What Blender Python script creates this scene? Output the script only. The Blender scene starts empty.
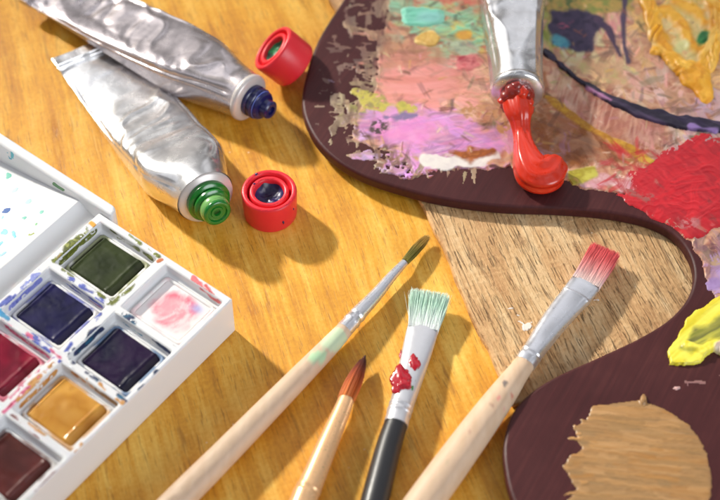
import bpy, bmesh, math, random
import numpy as np
from mathutils import Vector, Matrix

C = bpy.context.scene
COL = C.collection
rng = random.Random(7)
MM = 0.001
R = math.radians

# ------------------------------------------------------------------ camera
F_PX, S_PX, ELEV = 1600.0, 3.4, R(52)
DIST = F_PX / S_PX                                   # mm from lens to the point aimed at
_c, _s = math.cos(ELEV), math.sin(ELEV)
cam_d = bpy.data.cameras.new('camera')
cam = bpy.data.objects.new('camera', cam_d)
COL.objects.link(cam)
cam.location = (0, -DIST * _c * MM, DIST * _s * MM)
cam.rotation_euler = (R(90) - ELEV, 0, 0)
cam_d.sensor_fit = 'HORIZONTAL'
cam_d.sensor_width = 36
cam_d.lens = 36 * F_PX / 720
cam_d.clip_start = 0.01
cam_d.clip_end = 50
cam_d.dof.use_dof = True
cam_d.dof.focus_distance = 0.462
cam_d.dof.aperture_fstop = 11
C.camera = cam

# ------------------------------------------------------------------ world and lamps
world = bpy.data.worlds.new('World')
C.world = world
world.use_nodes = True
wn = world.node_tree
wn.nodes.clear()
w_bg = wn.nodes.new('ShaderNodeBackground')
w_tc = wn.nodes.new('ShaderNodeTexCoord')
w_sep = wn.nodes.new('ShaderNodeSeparateXYZ')
w_ramp = wn.nodes.new('ShaderNodeValToRGB')
w_dot = wn.nodes.new('ShaderNodeVectorMath'); w_dot.operation = 'DOT_PRODUCT'
w_dot.inputs[1].default_value = (-0.55, 0.55, 0.63)
w_side = wn.nodes.new('ShaderNodeMapRange')
w_side.inputs[1].default_value = -0.6; w_side.inputs[2].default_value = 0.9
w_side.inputs[3].default_value = 0.55; w_side.inputs[4].default_value = 1.25
w_noise = wn.nodes.new('ShaderNodeTexNoise')
w_noise.inputs['Scale'].default_value = 3.4; w_noise.inputs['Detail'].default_value = 2
w_cl = wn.nodes.new('ShaderNodeMapRange')
w_cl.inputs[1].default_value = 0.45; w_cl.inputs[2].default_value = 0.57
w_cl.inputs[3].default_value = 0.22; w_cl.inputs[4].default_value = 2.2
w_m = wn.nodes.new('ShaderNodeMath'); w_m.operation = 'MULTIPLY'
w_mix = wn.nodes.new('ShaderNodeVectorMath'); w_mix.operation = 'SCALE'
wl = wn.links.new
wl(w_tc.outputs['Generated'], w_sep.inputs[0])
wl(w_tc.outputs['Generated'], w_dot.inputs[0])
w_off = wn.nodes.new('ShaderNodeVectorMath'); w_off.operation = 'ADD'
w_off.inputs[1].default_value = (7.3, 2.2, 5.1)
wl(w_tc.outputs['Generated'], w_off.inputs[0]); wl(w_off.outputs[0], w_noise.inputs['Vector'])
wl(w_sep.outputs['Z'], w_ramp.inputs[0])
wl(w_dot.outputs['Value'], w_side.inputs[0])
wl(w_noise.outputs[0], w_cl.inputs[0])
wl(w_side.outputs[0], w_m.inputs[0]); wl(w_cl.outputs[0], w_m.inputs[1])
wl(w_ramp.outputs[0], w_mix.inputs[0]); wl(w_m.outputs[0], w_mix.inputs['Scale'])
wl(w_mix.outputs[0], w_bg.inputs[0])
wl(w_bg.outputs[0], wn.nodes.new('ShaderNodeOutputWorld').inputs[0])
cr = w_ramp.color_ramp
cr.elements[0].position = 0.0
cr.elements[0].color = (0.30, 0.25, 0.22, 1)
cr.elements[1].position = 0.9
cr.elements[1].color = (0.86, 0.89, 0.97, 1)
e = cr.elements.new(0.35); e.color = (0.62, 0.61, 0.63, 1)
w_bg.inputs[1].default_value = 0.46


def area(name, az, el, dist, size, power, col, target=(0, 0, 0)):
    d = bpy.data.lights.new(name, 'AREA')
    d.shape = 'DISK'
    d.size = size
    d.energy = power
    d.color = col
    o = bpy.data.objects.new(name, d)
    COL.objects.link(o)
    v = Vector((math.cos(az) * math.cos(el), math.sin(az) * math.cos(el), math.sin(el)))
    o.location = Vector(target) + v * dist
    o.rotation_euler = v.to_track_quat('Z', 'Y').to_euler()
    return o


KEY = area('window_lamp', R(136), R(31), 2.2, 0.15, 0.265, (1.0, 0.95, 0.84), (0.012, -0.03, 0))
KEY.data.spread = R(9.8)
FILL = area('soft_lamp', R(-42), R(24), 1.4, 0.8, 11.0, (0.90, 0.95, 1.0))
C.view_settings.view_transform = 'Standard'
C.view_settings.look = 'None'
C.view_settings.exposure = 0
C.view_settings.gamma = 1


# ------------------------------------------------------------------ helpers
def at(px, py, z=0.0):
    """point of the photograph (720x500) lying at height z above the table, in mm"""
    dx, dy = (px - 360) / F_PX, (py - 250) / F_PX
    d = Vector((dx, _c - dy * _s, -_s - dy * _c))
    o = Vector((0, -DIST * _c, DIST * _s))
    return o + d * ((z - o.z) / d.z)


def proj(P):
    P = np.asarray(P, float)
    y = P[..., 1] + DIST * _c
    z = P[..., 2] - DIST * _s
    yc = y * _s + z * _c
    zc = y * _c - z * _s
    return 360 + F_PX * P[..., 0] / zc, 250 - F_PX * yc / zc


def lin(c):
    a = np.asarray(c, float) / 255.0
    return np.where(a <= 0.04045, a / 12.92, ((a + 0.055) / 1.055) ** 2.4)


def sst(a, b, x):
    t = np.clip((x - a) / (b - a), 0, 1)
    return t * t * (3 - 2 * t)


def _hash(ix, iy, seed):
    h = (ix.astype(np.int64) * 374761393 + iy.astype(np.int64) * 668265263 + seed * 974634777) & 0x7fffffff
    h = ((h ^ (h >> 13)) * 1274126177) & 0x7fffffff
    return ((h ^ (h >> 16)) & 0xffff) / 65535.0


def vn(x, y, seed=0):
    x0, y0 = np.floor(x), np.floor(y)
    fx, fy = x - x0, y - y0
    fx = fx * fx * (3 - 2 * fx); fy = fy * fy * (3 - 2 * fy)
    a, b = _hash(x0, y0, seed), _hash(x0 + 1, y0, seed)
    c, d = _hash(x0, y0 + 1, seed), _hash(x0 + 1, y0 + 1, seed)
    return a + (b - a) * fx + (c - a) * fy + (a - b - c + d) * fx * fy


def fbm(x, y, seed=0, octv=4, gain=0.5):
    r, amp, tot = 0, 1.0, 0
    for k in range(octv):
        r = r + amp * vn(x * 2 ** k + 17.3 * k, y * 2 ** k - 9.1 * k, seed + k * 31)
        tot += amp
        amp *= gain
    return r / tot


def empty(name, label, cat, loc, group=None, rot=None):
    o = bpy.data.objects.new(name, None)
    COL.objects.link(o)
    o.empty_display_size = 0.01
    o.location = Vector(loc) * MM
    if rot is not None:
        o.rotation_euler = rot
    o['label'] = label
    o['category'] = cat
    if group:
        o['group'] = group
    return o


def mesh(name, V, Fc, mat, parent=None, smooth=True, col=None, local=False, bevel=None, seg=3, sub=0, angle=None):
    """V in mm, world space (or the parent's own space when local)"""
    V = np.asarray(V, float).reshape(-1, 3)
    if parent is not None and not local:
        V = V - np.array(parent.location) / MM
    me = bpy.data.meshes.new(name)
    if isinstance(Fc, np.ndarray):
        n = len(Fc); k = Fc.shape[1]
        me.vertices.add(len(V)); me.vertices.foreach_set('co', (V * MM).astype(np.float32).ravel())
        me.loops.add(n * k); me.loops.foreach_set('vertex_index', Fc.astype(np.int32).ravel())
        me.polygons.add(n)
        me.polygons.foreach_set('loop_start', np.arange(0, n * k, k, dtype=np.int32))
        me.update(calc_edges=True)
    else:
        me.from_pydata([tuple(v) for v in V * MM], [], [list(f) for f in Fc])
        me.update()
    bm = bmesh.new(); bm.from_mesh(me)
    if not isinstance(Fc, np.ndarray):
        bmesh.ops.recalc_face_normals(bm, faces=bm.faces[:])
    bm.to_mesh(me); bm.free()
    if smooth:
        me.polygons.foreach_set('use_smooth', [True] * len(me.polygons))
    if col is not None:
        ca = me.color_attributes.new('Col', 'FLOAT_COLOR', 'POINT')
        c4 = np.ones((len(V), 4), np.float32)
        c4[:, :3] = col
        ca.data.foreach_set('color', c4.ravel())
    if mat:
        me.materials.append(mat)
    o = bpy.data.objects.new(name, me)
    COL.objects.link(o)
    if parent is not None:
        o.parent = parent
    if angle:
        me.set_sharp_from_angle(angle=R(angle))
    if bevel:
        b = o.modifiers.new('bevel', 'BEVEL')
        b.width = bevel * MM; b.segments = seg; b.limit_method = 'ANGLE'; b.angle_limit = R(40)
        b.harden_normals = False
    if sub:
        s = o.modifiers.new('sub', 'SUBSURF'); s.levels = sub; s.render_levels = sub
    return o


def frame_of(axis):
    a = Vector(axis).normalized()
    up = Vector((0, 0, 1)) if abs(a.z) < 0.95 else Vector((0, 1, 0))
    x = up.cross(a).normalized()
    return x, a.cross(x).normalized(), a


def lathe(profile, origin, axis, n=64, closed=False, wob=None):
    """profile of (radius, distance along axis)"""
    x, y, a = [np.array(q) for q in frame_of(axis)]
    o = np.array(origin, float)
    V, Fc = [], []
    m = len(profile)
    for i, (r, h) in enumerate(profile):
        for j in range(n):
            t = 2 * math.pi * j / n
            rr = r if wob is None else r * (1 + wob(t, h))
            V.append(o + a * h + (x * math.cos(t) + y * math.sin(t)) * rr)
    rows = m if closed else m - 1
    for i in range(rows):
        k = (i + 1) % m
        for j in range(n):
            q = (j + 1) % n
            Fc.append((i * n + j, i * n + q, k * n + q, k * n + j))
    if not closed:
        Fc.append(tuple(range(n)))
        Fc.append(tuple((m - 1) * n + j for j in range(n)))
    return V, Fc


def catmull(P, n=8, closed=False):
    P = [np.array(p, float) for p in P]
    L = len(P)
    out = []
    for i in range(L if closed else L - 1):
        g = (lambda k: P[k % L]) if closed else (lambda k: P[min(max(k, 0), L - 1)])
        a, b, c, d = g(i - 1), g(i), g(i + 1), g(i + 2)
        for k in range(n):
            t = k / n
            out.append(0.5 * ((2 * b) + (c - a) * t + (2 * a - 5 * b + 4 * c - d) * t * t + (3 * b - a - 3 * c + d) * t ** 3))
    if not closed:
        out.append(P[-1])
    return np.array(out)


def sweep(path, A, B, side=None, m=32, cap=True, power=2.0):
    """superelliptic tube along path; A half-width along side, B half-height across it"""
    P = np.asarray(path, float)
    n = len(P)
    T = np.gradient(P, axis=0)
    T /= np.linalg.norm(T, axis=1)[:, None]
    V, Fc = [], []
    for i in range(n):
        sd = np.cross(T[i], (0, 0, 1)) if side is None else np.array(side, float)
        sd = sd - T[i] * sd.dot(T[i]); sd /= np.linalg.norm(sd)
        up = np.cross(sd, T[i])
        for j in range(m):
            t = 2 * math.pi * j / m
            ct, st = math.cos(t), math.sin(t)
            cx = math.copysign(abs(ct) ** (2 / power), ct)
            sy = math.copysign(abs(st) ** (2 / power), st)
            V.append(P[i] + sd * cx * A[i] + up * sy * B[i])
    for i in range(n - 1):
        for j in range(m):
            q = (j + 1) % m
            Fc.append((i * m + j, i * m + q, (i + 1) * m + q, (i + 1) * m + j))
    if cap:
        Fc.append(tuple(range(m)))
        Fc.append(tuple((n - 1) * m + j for j in range(m)))
    return V, Fc


# ------------------------------------------------------------------ materials
class NT:
    def __init__(s, name):
        s.m = bpy.data.materials.new(name)
        s.m.use_nodes = True
        s.t = s.m.node_tree
        s.b = s.t.nodes['Principled BSDF']

    def n(s, kind, **kw):
        nd = s.t.nodes.new(kind)
        for k, v in kw.items():
            if k.startswith('i_'):
                key = k[2:]
                key = int(key) if key.isdigit() else key
                nd.inputs[key].default_value = v
            else:
                setattr(nd, k, v)
        return nd

    def l(s, a, b):
        s.t.links.new(a, b)

    def coords(s, rot=0.0, scale=(1, 1, 1)):
        tc = s.n('ShaderNodeTexCoord')
        mp = s.n('ShaderNodeMapping')
        s.l(tc.outputs['Object'], mp.inputs[0])
        mp.inputs['Rotation'].default_value = (0, 0, rot)
        m2 = s.n('ShaderNodeVectorMath', operation='MULTIPLY')
        s.l(mp.outputs[0], m2.inputs[0])
        m2.inputs[1].default_value = tuple(1000 * q for q in scale)
        return m2.outputs[0]

    def scaled(s, v, sc, off=(0, 0, 0)):
        m2 = s.n('ShaderNodeVectorMath', operation='MULTIPLY_ADD')
        s.l(v, m2.inputs[0]); m2.inputs[1].default_value = sc; m2.inputs[2].default_value = off
        return m2.outputs[0]

    def noise(s, v, sc=1.0, detail=3, rough=0.5, dist=0.0):
        nd = s.n('ShaderNodeTexNoise')
        s.l(v, nd.inputs['Vector'])
        nd.inputs['Scale'].default_value = sc
        nd.inputs['Detail'].default_value = detail
        nd.inputs['Roughness'].default_value = rough
        nd.inputs['Distortion'].default_value = dist
        return nd.outputs[0]

    def ramp(s, v, stops):
        r = s.n('ShaderNodeValToRGB')
        s.l(v, r.inputs[0])
        el = r.color_ramp.elements
        while len(el) < len(stops):
            el.new(0.5)
        for q, (p, c) in zip(el, stops):
            q.position = p
            q.color = (*c, 1) if len(c) == 3 else c
        return r.outputs[0]

    def mix(s, f, a, b, mode='MIX'):
        x = s.n('ShaderNodeMix', data_type='RGBA', blend_type=mode)
        for src, dst in ((f, x.inputs[0]), (a, x.inputs[6]), (b, x.inputs[7])):
            if isinstance(src, (int, float)):
                dst.default_value = src
            elif isinstance(src, (tuple, list, np.ndarray)):
                dst.default_value = (*src[:3], 1)
            else:
                s.l(src, dst)
        return x.outputs[2]

    def math(s, op, a, b=0.0):
        x = s.n('ShaderNodeMath', operation=op)
        for src, dst in ((a, x.inputs[0]), (b, x.inputs[1])):
            if isinstance(src, (int, float)):
                dst.default_value = src
            else:
                s.l(src, dst)
        return x.outputs[0]

    def bump(s, h, strength=0.3, dist=0.2, prev=None):
        b = s.n('ShaderNodeBump')
        b.inputs['Strength'].default_value = strength
        b.inputs['Distance'].default_value = dist * MM
        s.l(h, b.inputs['Height'])
        if prev is not None:
            s.l(prev, b.inputs['Normal'])
        return b.outputs[0]

    def set(s, **kw):
        for k, v in kw.items():
            k = k.replace('_', ' ')
            if isinstance(v, (int, float)):
                s.b.inputs[k].default_value = v
            elif isinstance(v, (tuple, list, np.ndarray)):
                s.b.inputs[k].default_value = (*v[:3], 1)
            else:
                s.l(v, s.b.inputs[k])
        return s.m


def t3(c):
    return tuple(float(q) for q in lin(c))


GRAIN = math.atan2(47.8, 150.2)          # the grain of table and board runs this far off the line of sight


def wood(name, dark, mid, light, crack, scale=1.0, saw=0.25, rough=0.5, bump=0.35, speck=True, coat=0.0, crk=0.5, lo=0.30, pore=0.6):
    k = NT(name)
    v = k.coords(rot=-GRAIN)
    wob = k.noise(v, 0.012 * scale, 2)
    wv = k.n('ShaderNodeVectorMath', operation='MULTIPLY_ADD')
    k.l(wob, wv.inputs[0]); wv.inputs[1].default_value = (6, 0, 0); k.l(v, wv.inputs[2])
    vv = wv.outputs[0]
    n1 = k.noise(k.scaled(vv, (0.16 * scale, 0.012 * scale, 0.1)), 1, 4, 0.55)
    n2 = k.noise(k.scaled(vv, (0.75 * scale, 0.035 * scale, 0.3)), 1, 5, 0.6)
    n3 = k.noise(k.scaled(v, (0.03, 0.03, 0.03), (3, 1, 0)), 1, 3, 0.6)
    n4 = k.noise(k.scaled(v, (0.045 * scale, 0.2 * scale, 0.1)), 1, 4, 0.6, 1.6)     # saw marks across the grain
    n5 = k.noise(v, 0.9, 4, 0.6)
    n6 = k.noise(k.scaled(vv, (0.42 * scale, 0.05 * scale, 0.2), (7, 3, 1)), 1, 4, 0.6, 0.15)
    s = k.math('ADD', k.math('MULTIPLY', n1, 0.38), k.math('MULTIPLY', n2, 0.22))
    s = k.math('ADD', s, k.math('MULTIPLY', n3, 0.30))
    s = k.math('ADD', s, k.math('MULTIPLY', n4, saw))
    s = k.math('ADD', s, k.math('MULTIPLY', n5, 0.16))
    s = k.math('SUBTRACT', s, 0.03 + saw * 0.5)
    c = k.ramp(s, [(0.36, dark), (0.50, mid), (0.65, light)])
    cr_ = k.ramp(n6, [(lo, (1, 1, 1)), (lo + 0.1, (0, 0, 0))])
    cr_ = k.math('MULTIPLY', cr_, crk)
    c = k.mix(cr_, c, crack)
    n7 = k.noise(k.scaled(vv, (2.6, 0.13, 0.5), (2, 9, 4)), 1, 3, 0.6)
    po = k.math('MULTIPLY', k.ramp(n7, [(0.34, (1, 1, 1)), (0.41, (0, 0, 0))]), pore)
    c = k.mix(po, c, crack)
    n8 = k.noise(k.scaled(vv, (1.4, 0.07, 0.5), (5, 2, 4)), 1, 3, 0.6)
    c = k.mix(k.math('MULTIPLY', k.ramp(n8, [(0.58, (0, 0, 0)), (0.66, (1, 1, 1))]), 0.30), c, light)
    if speck:
        vo = k.n('ShaderNodeTexVoronoi'); k.l(v, vo.inputs['Vector'])
        vo.inputs['Scale'].default_value = 0.16
        sp = k.ramp(vo.outputs['Distance'], [(0.03, (1, 1, 1)), (0.06, (0, 0, 0))])
        gate = k.ramp(k.noise(v, 0.05, 2), [(0.56, (0, 0, 0)), (0.62, (1, 1, 1))])
        c = k.mix(k.math('MULTIPLY', k.math('MULTIPLY', sp, gate), 0.55), c, (0.85, 0.74, 0.55))
    h = k.math('ADD', k.math('MULTIPLY', n2, 0.6), k.math('MULTIPLY', n4, 0.15))
    h = k.math('ADD', h, k.math('MULTIPLY', n5, 0.25))
    h = k.math('SUBTRACT', h, k.math('MULTIPLY', cr_, 0.5))
    h = k.math('SUBTRACT', h, k.math('MULTIPLY', po, 0.6))
    r = k.math('ADD', k.math('MULTIPLY', n2, 0.25), rough - 0.1)
    return k.set(Base_Color=c, Roughness=r, Normal=k.bump(h, bump, 0.9), Coat_Weight=coat, Coat_Roughness=0.3)


def plain(name, c, rough=0.45, metal=0.0, coat=0.0, bump=0.0, bscale=1.5, vary=0.0, spec=0.5, sss=0.0):
    k = NT(name)
    v = k.coords()
    n = k.noise(v, bscale, 4, 0.6)
    base = t3(c)
    col = k.mix(k.math('MULTIPLY', n, vary), base, tuple(q * 0.45 for q in base)) if vary else base
    kw = dict(Base_Color=col, Roughness=k.math('ADD', k.math('MULTIPLY', n, 0.2), rough - 0.1), Metallic=metal,
              Coat_Weight=coat, Coat_Roughness=0.12, Specular_IOR_Level=spec)
    if bump:
        kw['Normal'] = k.bump(n, bump, 0.4)
    m = k.set(**kw)
    if sss:
        k.b.inputs['Subsurface Weight'].default_value = sss
        k.b.inputs['Subsurface Radius'].default_value = (0.003, 0.002, 0.0015)
        k.b.inputs['Subsurface Scale'].default_value = 0.6
    return m


def paintmat(name, rough=0.4, coat=0.25, bump=0.25, bscale=1.6, coatr=0.2, spec=0.5):
    k = NT(name)
    a = k.n('ShaderNodeVertexColor', layer_name='Col')
    v = k.coords()
    n = k.noise(v, bscale, 4, 0.6)
    return k.set(Base_Color=a.outputs[0], Roughness=k.math('ADD', k.math('MULTIPLY', n, 0.3), rough - 0.15),
                 Coat_Weight=coat, Coat_Roughness=coatr, Specular_IOR_Level=spec, Normal=k.bump(n, bump, 0.35))


def foil(name, tint=(246, 245, 245), rough=0.25):
    k = NT(name)
    v = k.coords()
    n = k.noise(v, 0.22, 3, 0.55, 0.5)
    f = k.noise(v, 1.1, 3, 0.6)
    base = t3(tint)
    c = k.mix(k.ramp(n, [(0.35, (0, 0, 0)), (0.7, (1, 1, 1))]), tuple(q * 0.82 for q in base), base)
    r = k.math('ADD', k.math('MULTIPLY', n, 0.14), rough - 0.06)
    vw = k.n('ShaderNodeVectorMath', operation='MULTIPLY_ADD')
    k.l(n, vw.inputs[0]); vw.inputs[1].default_value = (4, 4, 4); k.l(v, vw.inputs[2])
    vo = k.n('ShaderNodeTexVoronoi'); k.l(vw.outputs[0], vo.inputs['Vector']); vo.inputs['Scale'].default_value = 0.15
    return k.set(Base_Color=c, Metallic=0.93, Roughness=r, Normal=k.bump(vo.outputs['Distance'], 0.16, 0.5))


M_TABLE = wood('varnished_table_wood', t3((186, 116, 22)), t3((224, 160, 44)), t3((248, 204, 98)), t3((142, 86, 20)),
               saw=0.07, rough=0.5, bump=0.22, coat=0.08)
M_BOARD = wood('pale_board_wood', t3((172, 120, 70)), t3((212, 168, 116)), t3((238, 206, 158)), t3((132, 86, 48)),
               scale=1.2, saw=0.13, rough=0.62, bump=1.5, crk=0.5, lo=0.325, pore=0.4)
def lacquer(name):
    k = NT(name)
    v = k.coords(rot=0.5)
    g1 = k.noise(k.scaled(v, (0.9, 0.035, 0.5)), 1, 5, 0.6, 0.2)
    g2 = k.noise(v, 0.05, 4, 0.6)
    g3 = k.noise(v, 1.6, 4, 0.65)
    f = k.math('ADD', k.math('MULTIPLY', g1, 0.55), k.math('MULTIPLY', g2, 0.45))
    c = k.ramp(f, [(0.36, t3((62, 27, 28))), (0.52, t3((71, 31, 32))), (0.66, t3((82, 39, 38)))])
    r = k.math('ADD', k.math('MULTIPLY', g2, 0.3), k.math('MULTIPLY', g3, 0.12))
    return k.set(Base_Color=c, Roughness=k.math('ADD', r, 0.26), Specular_IOR_Level=0.3, Normal=k.bump(k.math('ADD', g1, k.math('MULTIPLY', g3, 0.4)), 0.16, 0.4))


M_PALETTE = lacquer('dark_lacquered_wood')
M_PAINT = paintmat('dried_oil_paint', 0.5, 0.15, 0.10, 1.2, 0.3, 0.35)
M_GLOSS = paintmat('glossy_oil_paint', 0.40, 0.25, 0.12, 1.2, 0.25, 0.4)
M_CAKE = paintmat('watercolour_cake', 0.40, 0.22, 0.06, 0.5, 0.10, 0.10)
M_STAIN = paintmat('thin_paint_stain', 0.5, 0.05, 0.05, 1.5)
M_WHITE = plain('white_plastic', (228, 228, 229), rough=0.38, vary=0.04, bscale=0.06, sss=0.12)
M_CUP = paintmat('white_pan_plastic', 0.45, 0.0, 0.03, 0.6)
M_RED = plain('red_plastic', (228, 42, 54), rough=0.38, sss=0.0, bump=0.04, bscale=0.8)
M_FOIL = foil('crumpled_foil')
M_FOIL_MAUVE = foil('worn_foil', (226, 216, 217), 0.25)
M_COLLAR = plain('whitish_collar_plastic', (218, 210, 206), rough=0.35, metal=0.3, vary=0.25, bscale=0.3)
M_BLUE = plain('ultramarine_paint', (20, 21, 82), rough=0.3, coat=0.5, bump=0.2, bscale=0.6)
M_GREEN = plain('emerald_paint', (12, 116, 30), rough=0.25, coat=0.6, bump=0.15, bscale=0.6)
M_GREEN_PALE = plain('thin_green_paint', (120, 180, 96), rough=0.3, coat=0.5, bump=0.2, bscale=0.6, vary=0.5)
M_REDPAINT = plain('wet_red_paint', (210, 44, 12), rough=0.3, coat=0.4, bump=0.2, bscale=0.35)
M_DARKRED = plain('drying_red_paint', (150, 30, 16), rough=0.35, coat=0.5, bump=0.3, bscale=0.8, vary=0.6)
M_FERRULE = plain('brushed_ferrule_metal', (238, 238, 242), rough=0.30, metal=0.92, bump=0.012, bscale=0.8)
M_FERRULE_W = plain('whitish_ferrule_metal', (226, 226, 230), rough=0.34, metal=0.7, bump=0.06, bscale=0.6, vary=0.15)
M_COPPER = plain('copper_ferrule', (240, 192, 142), rough=0.3, metal=0.45)
M_HANDLE = paintmat('pale_handle_wood', 0.5, 0.1, 0.12, 0.8)
M_BLACK = plain('black_lacquer', (36, 36, 39), rough=0.4, coat=0.12, bump=0.05)
M_HAIR = paintmat('brush_hair', 0.5, 0.0, 0.0, 1.0)

# ------------------------------------------------------------------ table and board
def slab(poly, z0, z1):
    n = len(poly)
    V = [(p[0], p[1], z0) for p in poly] + [(p[0], p[1], z1) for p in poly]
    Fc = [tuple(range(n - 1, -1, -1)), tuple(range(n, 2 * n))]
    Fc += [(i, (i + 1) % n, n + (i + 1) % n, n + i) for i in range(n)]
    return V, Fc


V, Fc = slab([(-900, -700), (900, -700), (900, 900), (-900, 900)], -30, 0)
o = mesh('table_surface', V, Fc, M_TABLE, smooth=False)
o['kind'] = 'structure'

ZB = 2.5
b0, b1 = at(332, 0, ZB), at(500, 378, ZB)
g = (b1 - b0).normalized()
nx = Vector((-g.y, g.x, 0))
if nx.x < 0:
    nx = -nx
bl = b1 + g * 9
bt = b0 - g * 90
# the long edge wavers a little like a sawn board
edge = []
for i in range(41):
    p = bl.lerp(bt, i / 40)
    w = 0.35 * math.sin(i * 0.9) + 0.25 * math.sin(i * 2.3 + 1)
    edge.append((p.x + nx.x * w, p.y + nx.y * w))
far, near = bt + nx * 235, bl + nx * 235
board_poly = edge + [(far.x, far.y), (near.x, near.y)]
board = empty('wooden_board', 'rough pale sawn wooden board lying under the dark palette', 'board', (40, 20, 0))
V, Fc = slab(board_poly, 0.02, ZB)
mesh('plank', V, Fc, M_BOARD, board, smooth=False, bevel=0.7, seg=2)


# ------------------------------------------------------------------ paint, brushed on as real thin geometry
class Canvas:
    """a fine grid on a plane; paint is added stroke by stroke and becomes a mesh where there is any"""
    def __init__(s, O, E1, E2, n1, n2, step, seed=0):
        O, E1, E2 = (np.array(q, float) for q in (O, E1, E2))
        s.E1, s.E2, s.N = E1, E2, np.cross(E1, E2)
        a = np.arange(n1) * step
        b = np.arange(n2) * step
        s.a, s.b = np.meshgrid(a, b, indexing='ij')
        s.P = O + s.a[..., None] * E1 + s.b[..., None] * E2
        s.x, s.y = proj(s.P)
        s.h = np.zeros_like(s.a)
        s.cover = np.zeros_like(s.a)
        s.c = np.zeros(s.a.shape + (3,))
        s.sd = seed

    @classmethod
    def flat(cls, x0, y0, x1, y1, z, step, seed=0):
        """level canvas that takes in the photo rectangle"""
        q = [at(*p, z) for p in ((x0, y0), (x1, y0), (x0, y1), (x1, y1))]
        mx, Mx = min(p.x for p in q), max(p.x for p in q)
        my, My = min(p.y for p in q), max(p.y for p in q)
        return cls((mx, my, z), (1, 0, 0), (0, 1, 0), int((Mx - mx) / step) + 1, int((My - my) / step) + 1, step, seed)

    def sub(s, xs, ys, m):
        """the part of the grid within m px of these photo coordinates, as views"""
        w = (s.x > min(xs) - m) & (s.x < max(xs) + m) & (s.y > min(ys) - m) & (s.y < max(ys) + m)
        r_, c_ = np.where(w.any(1))[0], np.where(w.any(0))[0]
        s.sd += 101
        v = object.__new__(Canvas)
        if len(r_) == 0:
            r_, c_ = np.array([0]), np.array([0])
        sl = (slice(r_[0], r_[-1] + 1), slice(c_[0], c_[-1] + 1))
        for nm in ('a', 'b', 'x', 'y', 'h', 'cover', 'c'):
            setattr(v, nm, getattr(s, nm)[sl])
        v.sd = s.sd
        return v

    def dist_line(s, pts):
        d = np.full(s.a.shape, 1e9); along = np.zeros(s.a.shape)
        L = 0
        for (ax, ay), (bx, by) in zip(pts[:-1], pts[1:]):
            ux, uy = bx - ax, by - ay
            l2 = ux * ux + uy * uy
            t = np.clip(((s.x - ax) * ux + (s.y - ay) * uy) / l2, 0, 1)
            q = np.hypot(s.x - ax - t * ux, s.y - ay - t * uy)
            m = q < d
            d = np.where(m, q, d)
            along = np.where(m, L + t * math.sqrt(l2), along)
            L += math.sqrt(l2)
        return d, along / L

    def dist_poly(s, pts):
        d, _ = s.dist_line(list(pts) + [pts[0]])
        ins = np.zeros(s.a.shape, bool)
        n = len(pts)
        for i in range(n):
            (ax, ay), (bx, by) = pts[i], pts[(i + 1) % n]
            if ay == by:
                continue
            k = ((ay > s.y) != (by > s.y)) & (s.x < (bx - ax) * (s.y - ay) / (by - ay) + ax)
            ins ^= k
        return np.where(ins, -d, d)

    def lay(s, sdist, cols, soft=3, rag=6, ragsc=0.25, op=1.0, h=0.2, ang=None, stretch=6, csc=0.25, dry=0.0, ridge=0.0, add=False, contrast=1.0):
        A, B = s.a, s.b
        if ang is not None:                       # streaks along ang (degrees, in the plane)
            ca, sa = math.cos(R(ang)), math.sin(R(ang))
            U, W = (A * ca + B * sa) / stretch, -A * sa + B * ca
        else:
            U, W = A, B
        edge = ((fbm(U * ragsc * 1.6, W * ragsc * 1.6, s.sd, 3, 0.5) if ang is not None and stretch > 10 else fbm(A * ragsc, B * ragsc, s.sd, 3, 0.42)) - 0.5) * 2 * rag
        m = np.clip(0.5 - (sdist + edge) / soft, 0, 1)
        if dry:                                   # broken, dry-brushed cover
            dn = fbm(U * 0.8, W * 0.8, s.sd + 5, 4, 0.6)
            m = m * sst(dry - 0.08, dry + 0.08, dn)
        f = fbm(U * csc * 1.6, W * csc * 1.6, s.sd + 9, 4, 0.5)
        f = np.clip(0.5 + (f - 0.5) * 1.9 * contrast, 0, 0.9999) * (len(cols) - 1)
        k = np.floor(f).astype(int)
        t = (f - k)[..., None]
        Lc = np.array([lin(c) for c in cols] + [lin(cols[-1])])
        c = Lc[k] * (1 - t) + Lc[k + 1] * t
        m_ = (m * op)[..., None]
        s.c[...] = np.where((s.cover > 0.01)[..., None], s.c * (1 - m_) + c * m_, c)
        hr = h * (0.75 + 0.5 * fbm(A * 0.35, B * 0.35, s.sd + 3, 3))
        if ridge:
            hr = hr + ridge * 0.8 * (fbm(U * 0.55, W * 0.55, s.sd + 12, 3, 0.5) - 0.5)
        s.h[...] = s.h + m * np.maximum(hr, 0) if add else s.h * (1 - m) + m * np.maximum(s.h * 0.35 + hr, 0.01)
        s.cover[...] = np.maximum(s.cover, m)

    def smear(s, x, y, ang, L, w, col, op=0.8, h=0.15, only=None):
        """one drag of a loaded brush or knife: streaky, thinning out along its length, ridged at its sides (px)"""
        ca, sa = math.cos(R(ang)), math.sin(R(ang))
        v = s.sub([x, x + L * ca], [y, y + L * sa], w + 2)
        A_ = (v.x - x) * ca + (v.y - y) * sa
        D_ = -(v.x - x) * sa + (v.y - y) * ca
        q = v.sd * 0.37
        D_ = D_ + (vn(A_ * 0.12 + q, D_ * 0.05, v.sd) - 0.5) * w * 0.5
        st = vn(D_ * 0.8 + q, A_ * 0.04, v.sd + 1) * 0.65 + 0.35 * vn(D_ * 1.9 + q, A_ * 0.09, v.sd + 2)
        fr = np.clip(A_ / L, 0, 1)
        end = sst(-2.0, 1.5, A_ + 3 * (st - 0.5)) * sst(0, 3.0, (L - A_) + L * 0.35 * (st - 0.5))
        m = sst(w * 0.5 + 0.8, w * 0.5 - 0.8, np.abs(D_) + 1.2 * (st - 0.5)) * end
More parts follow.
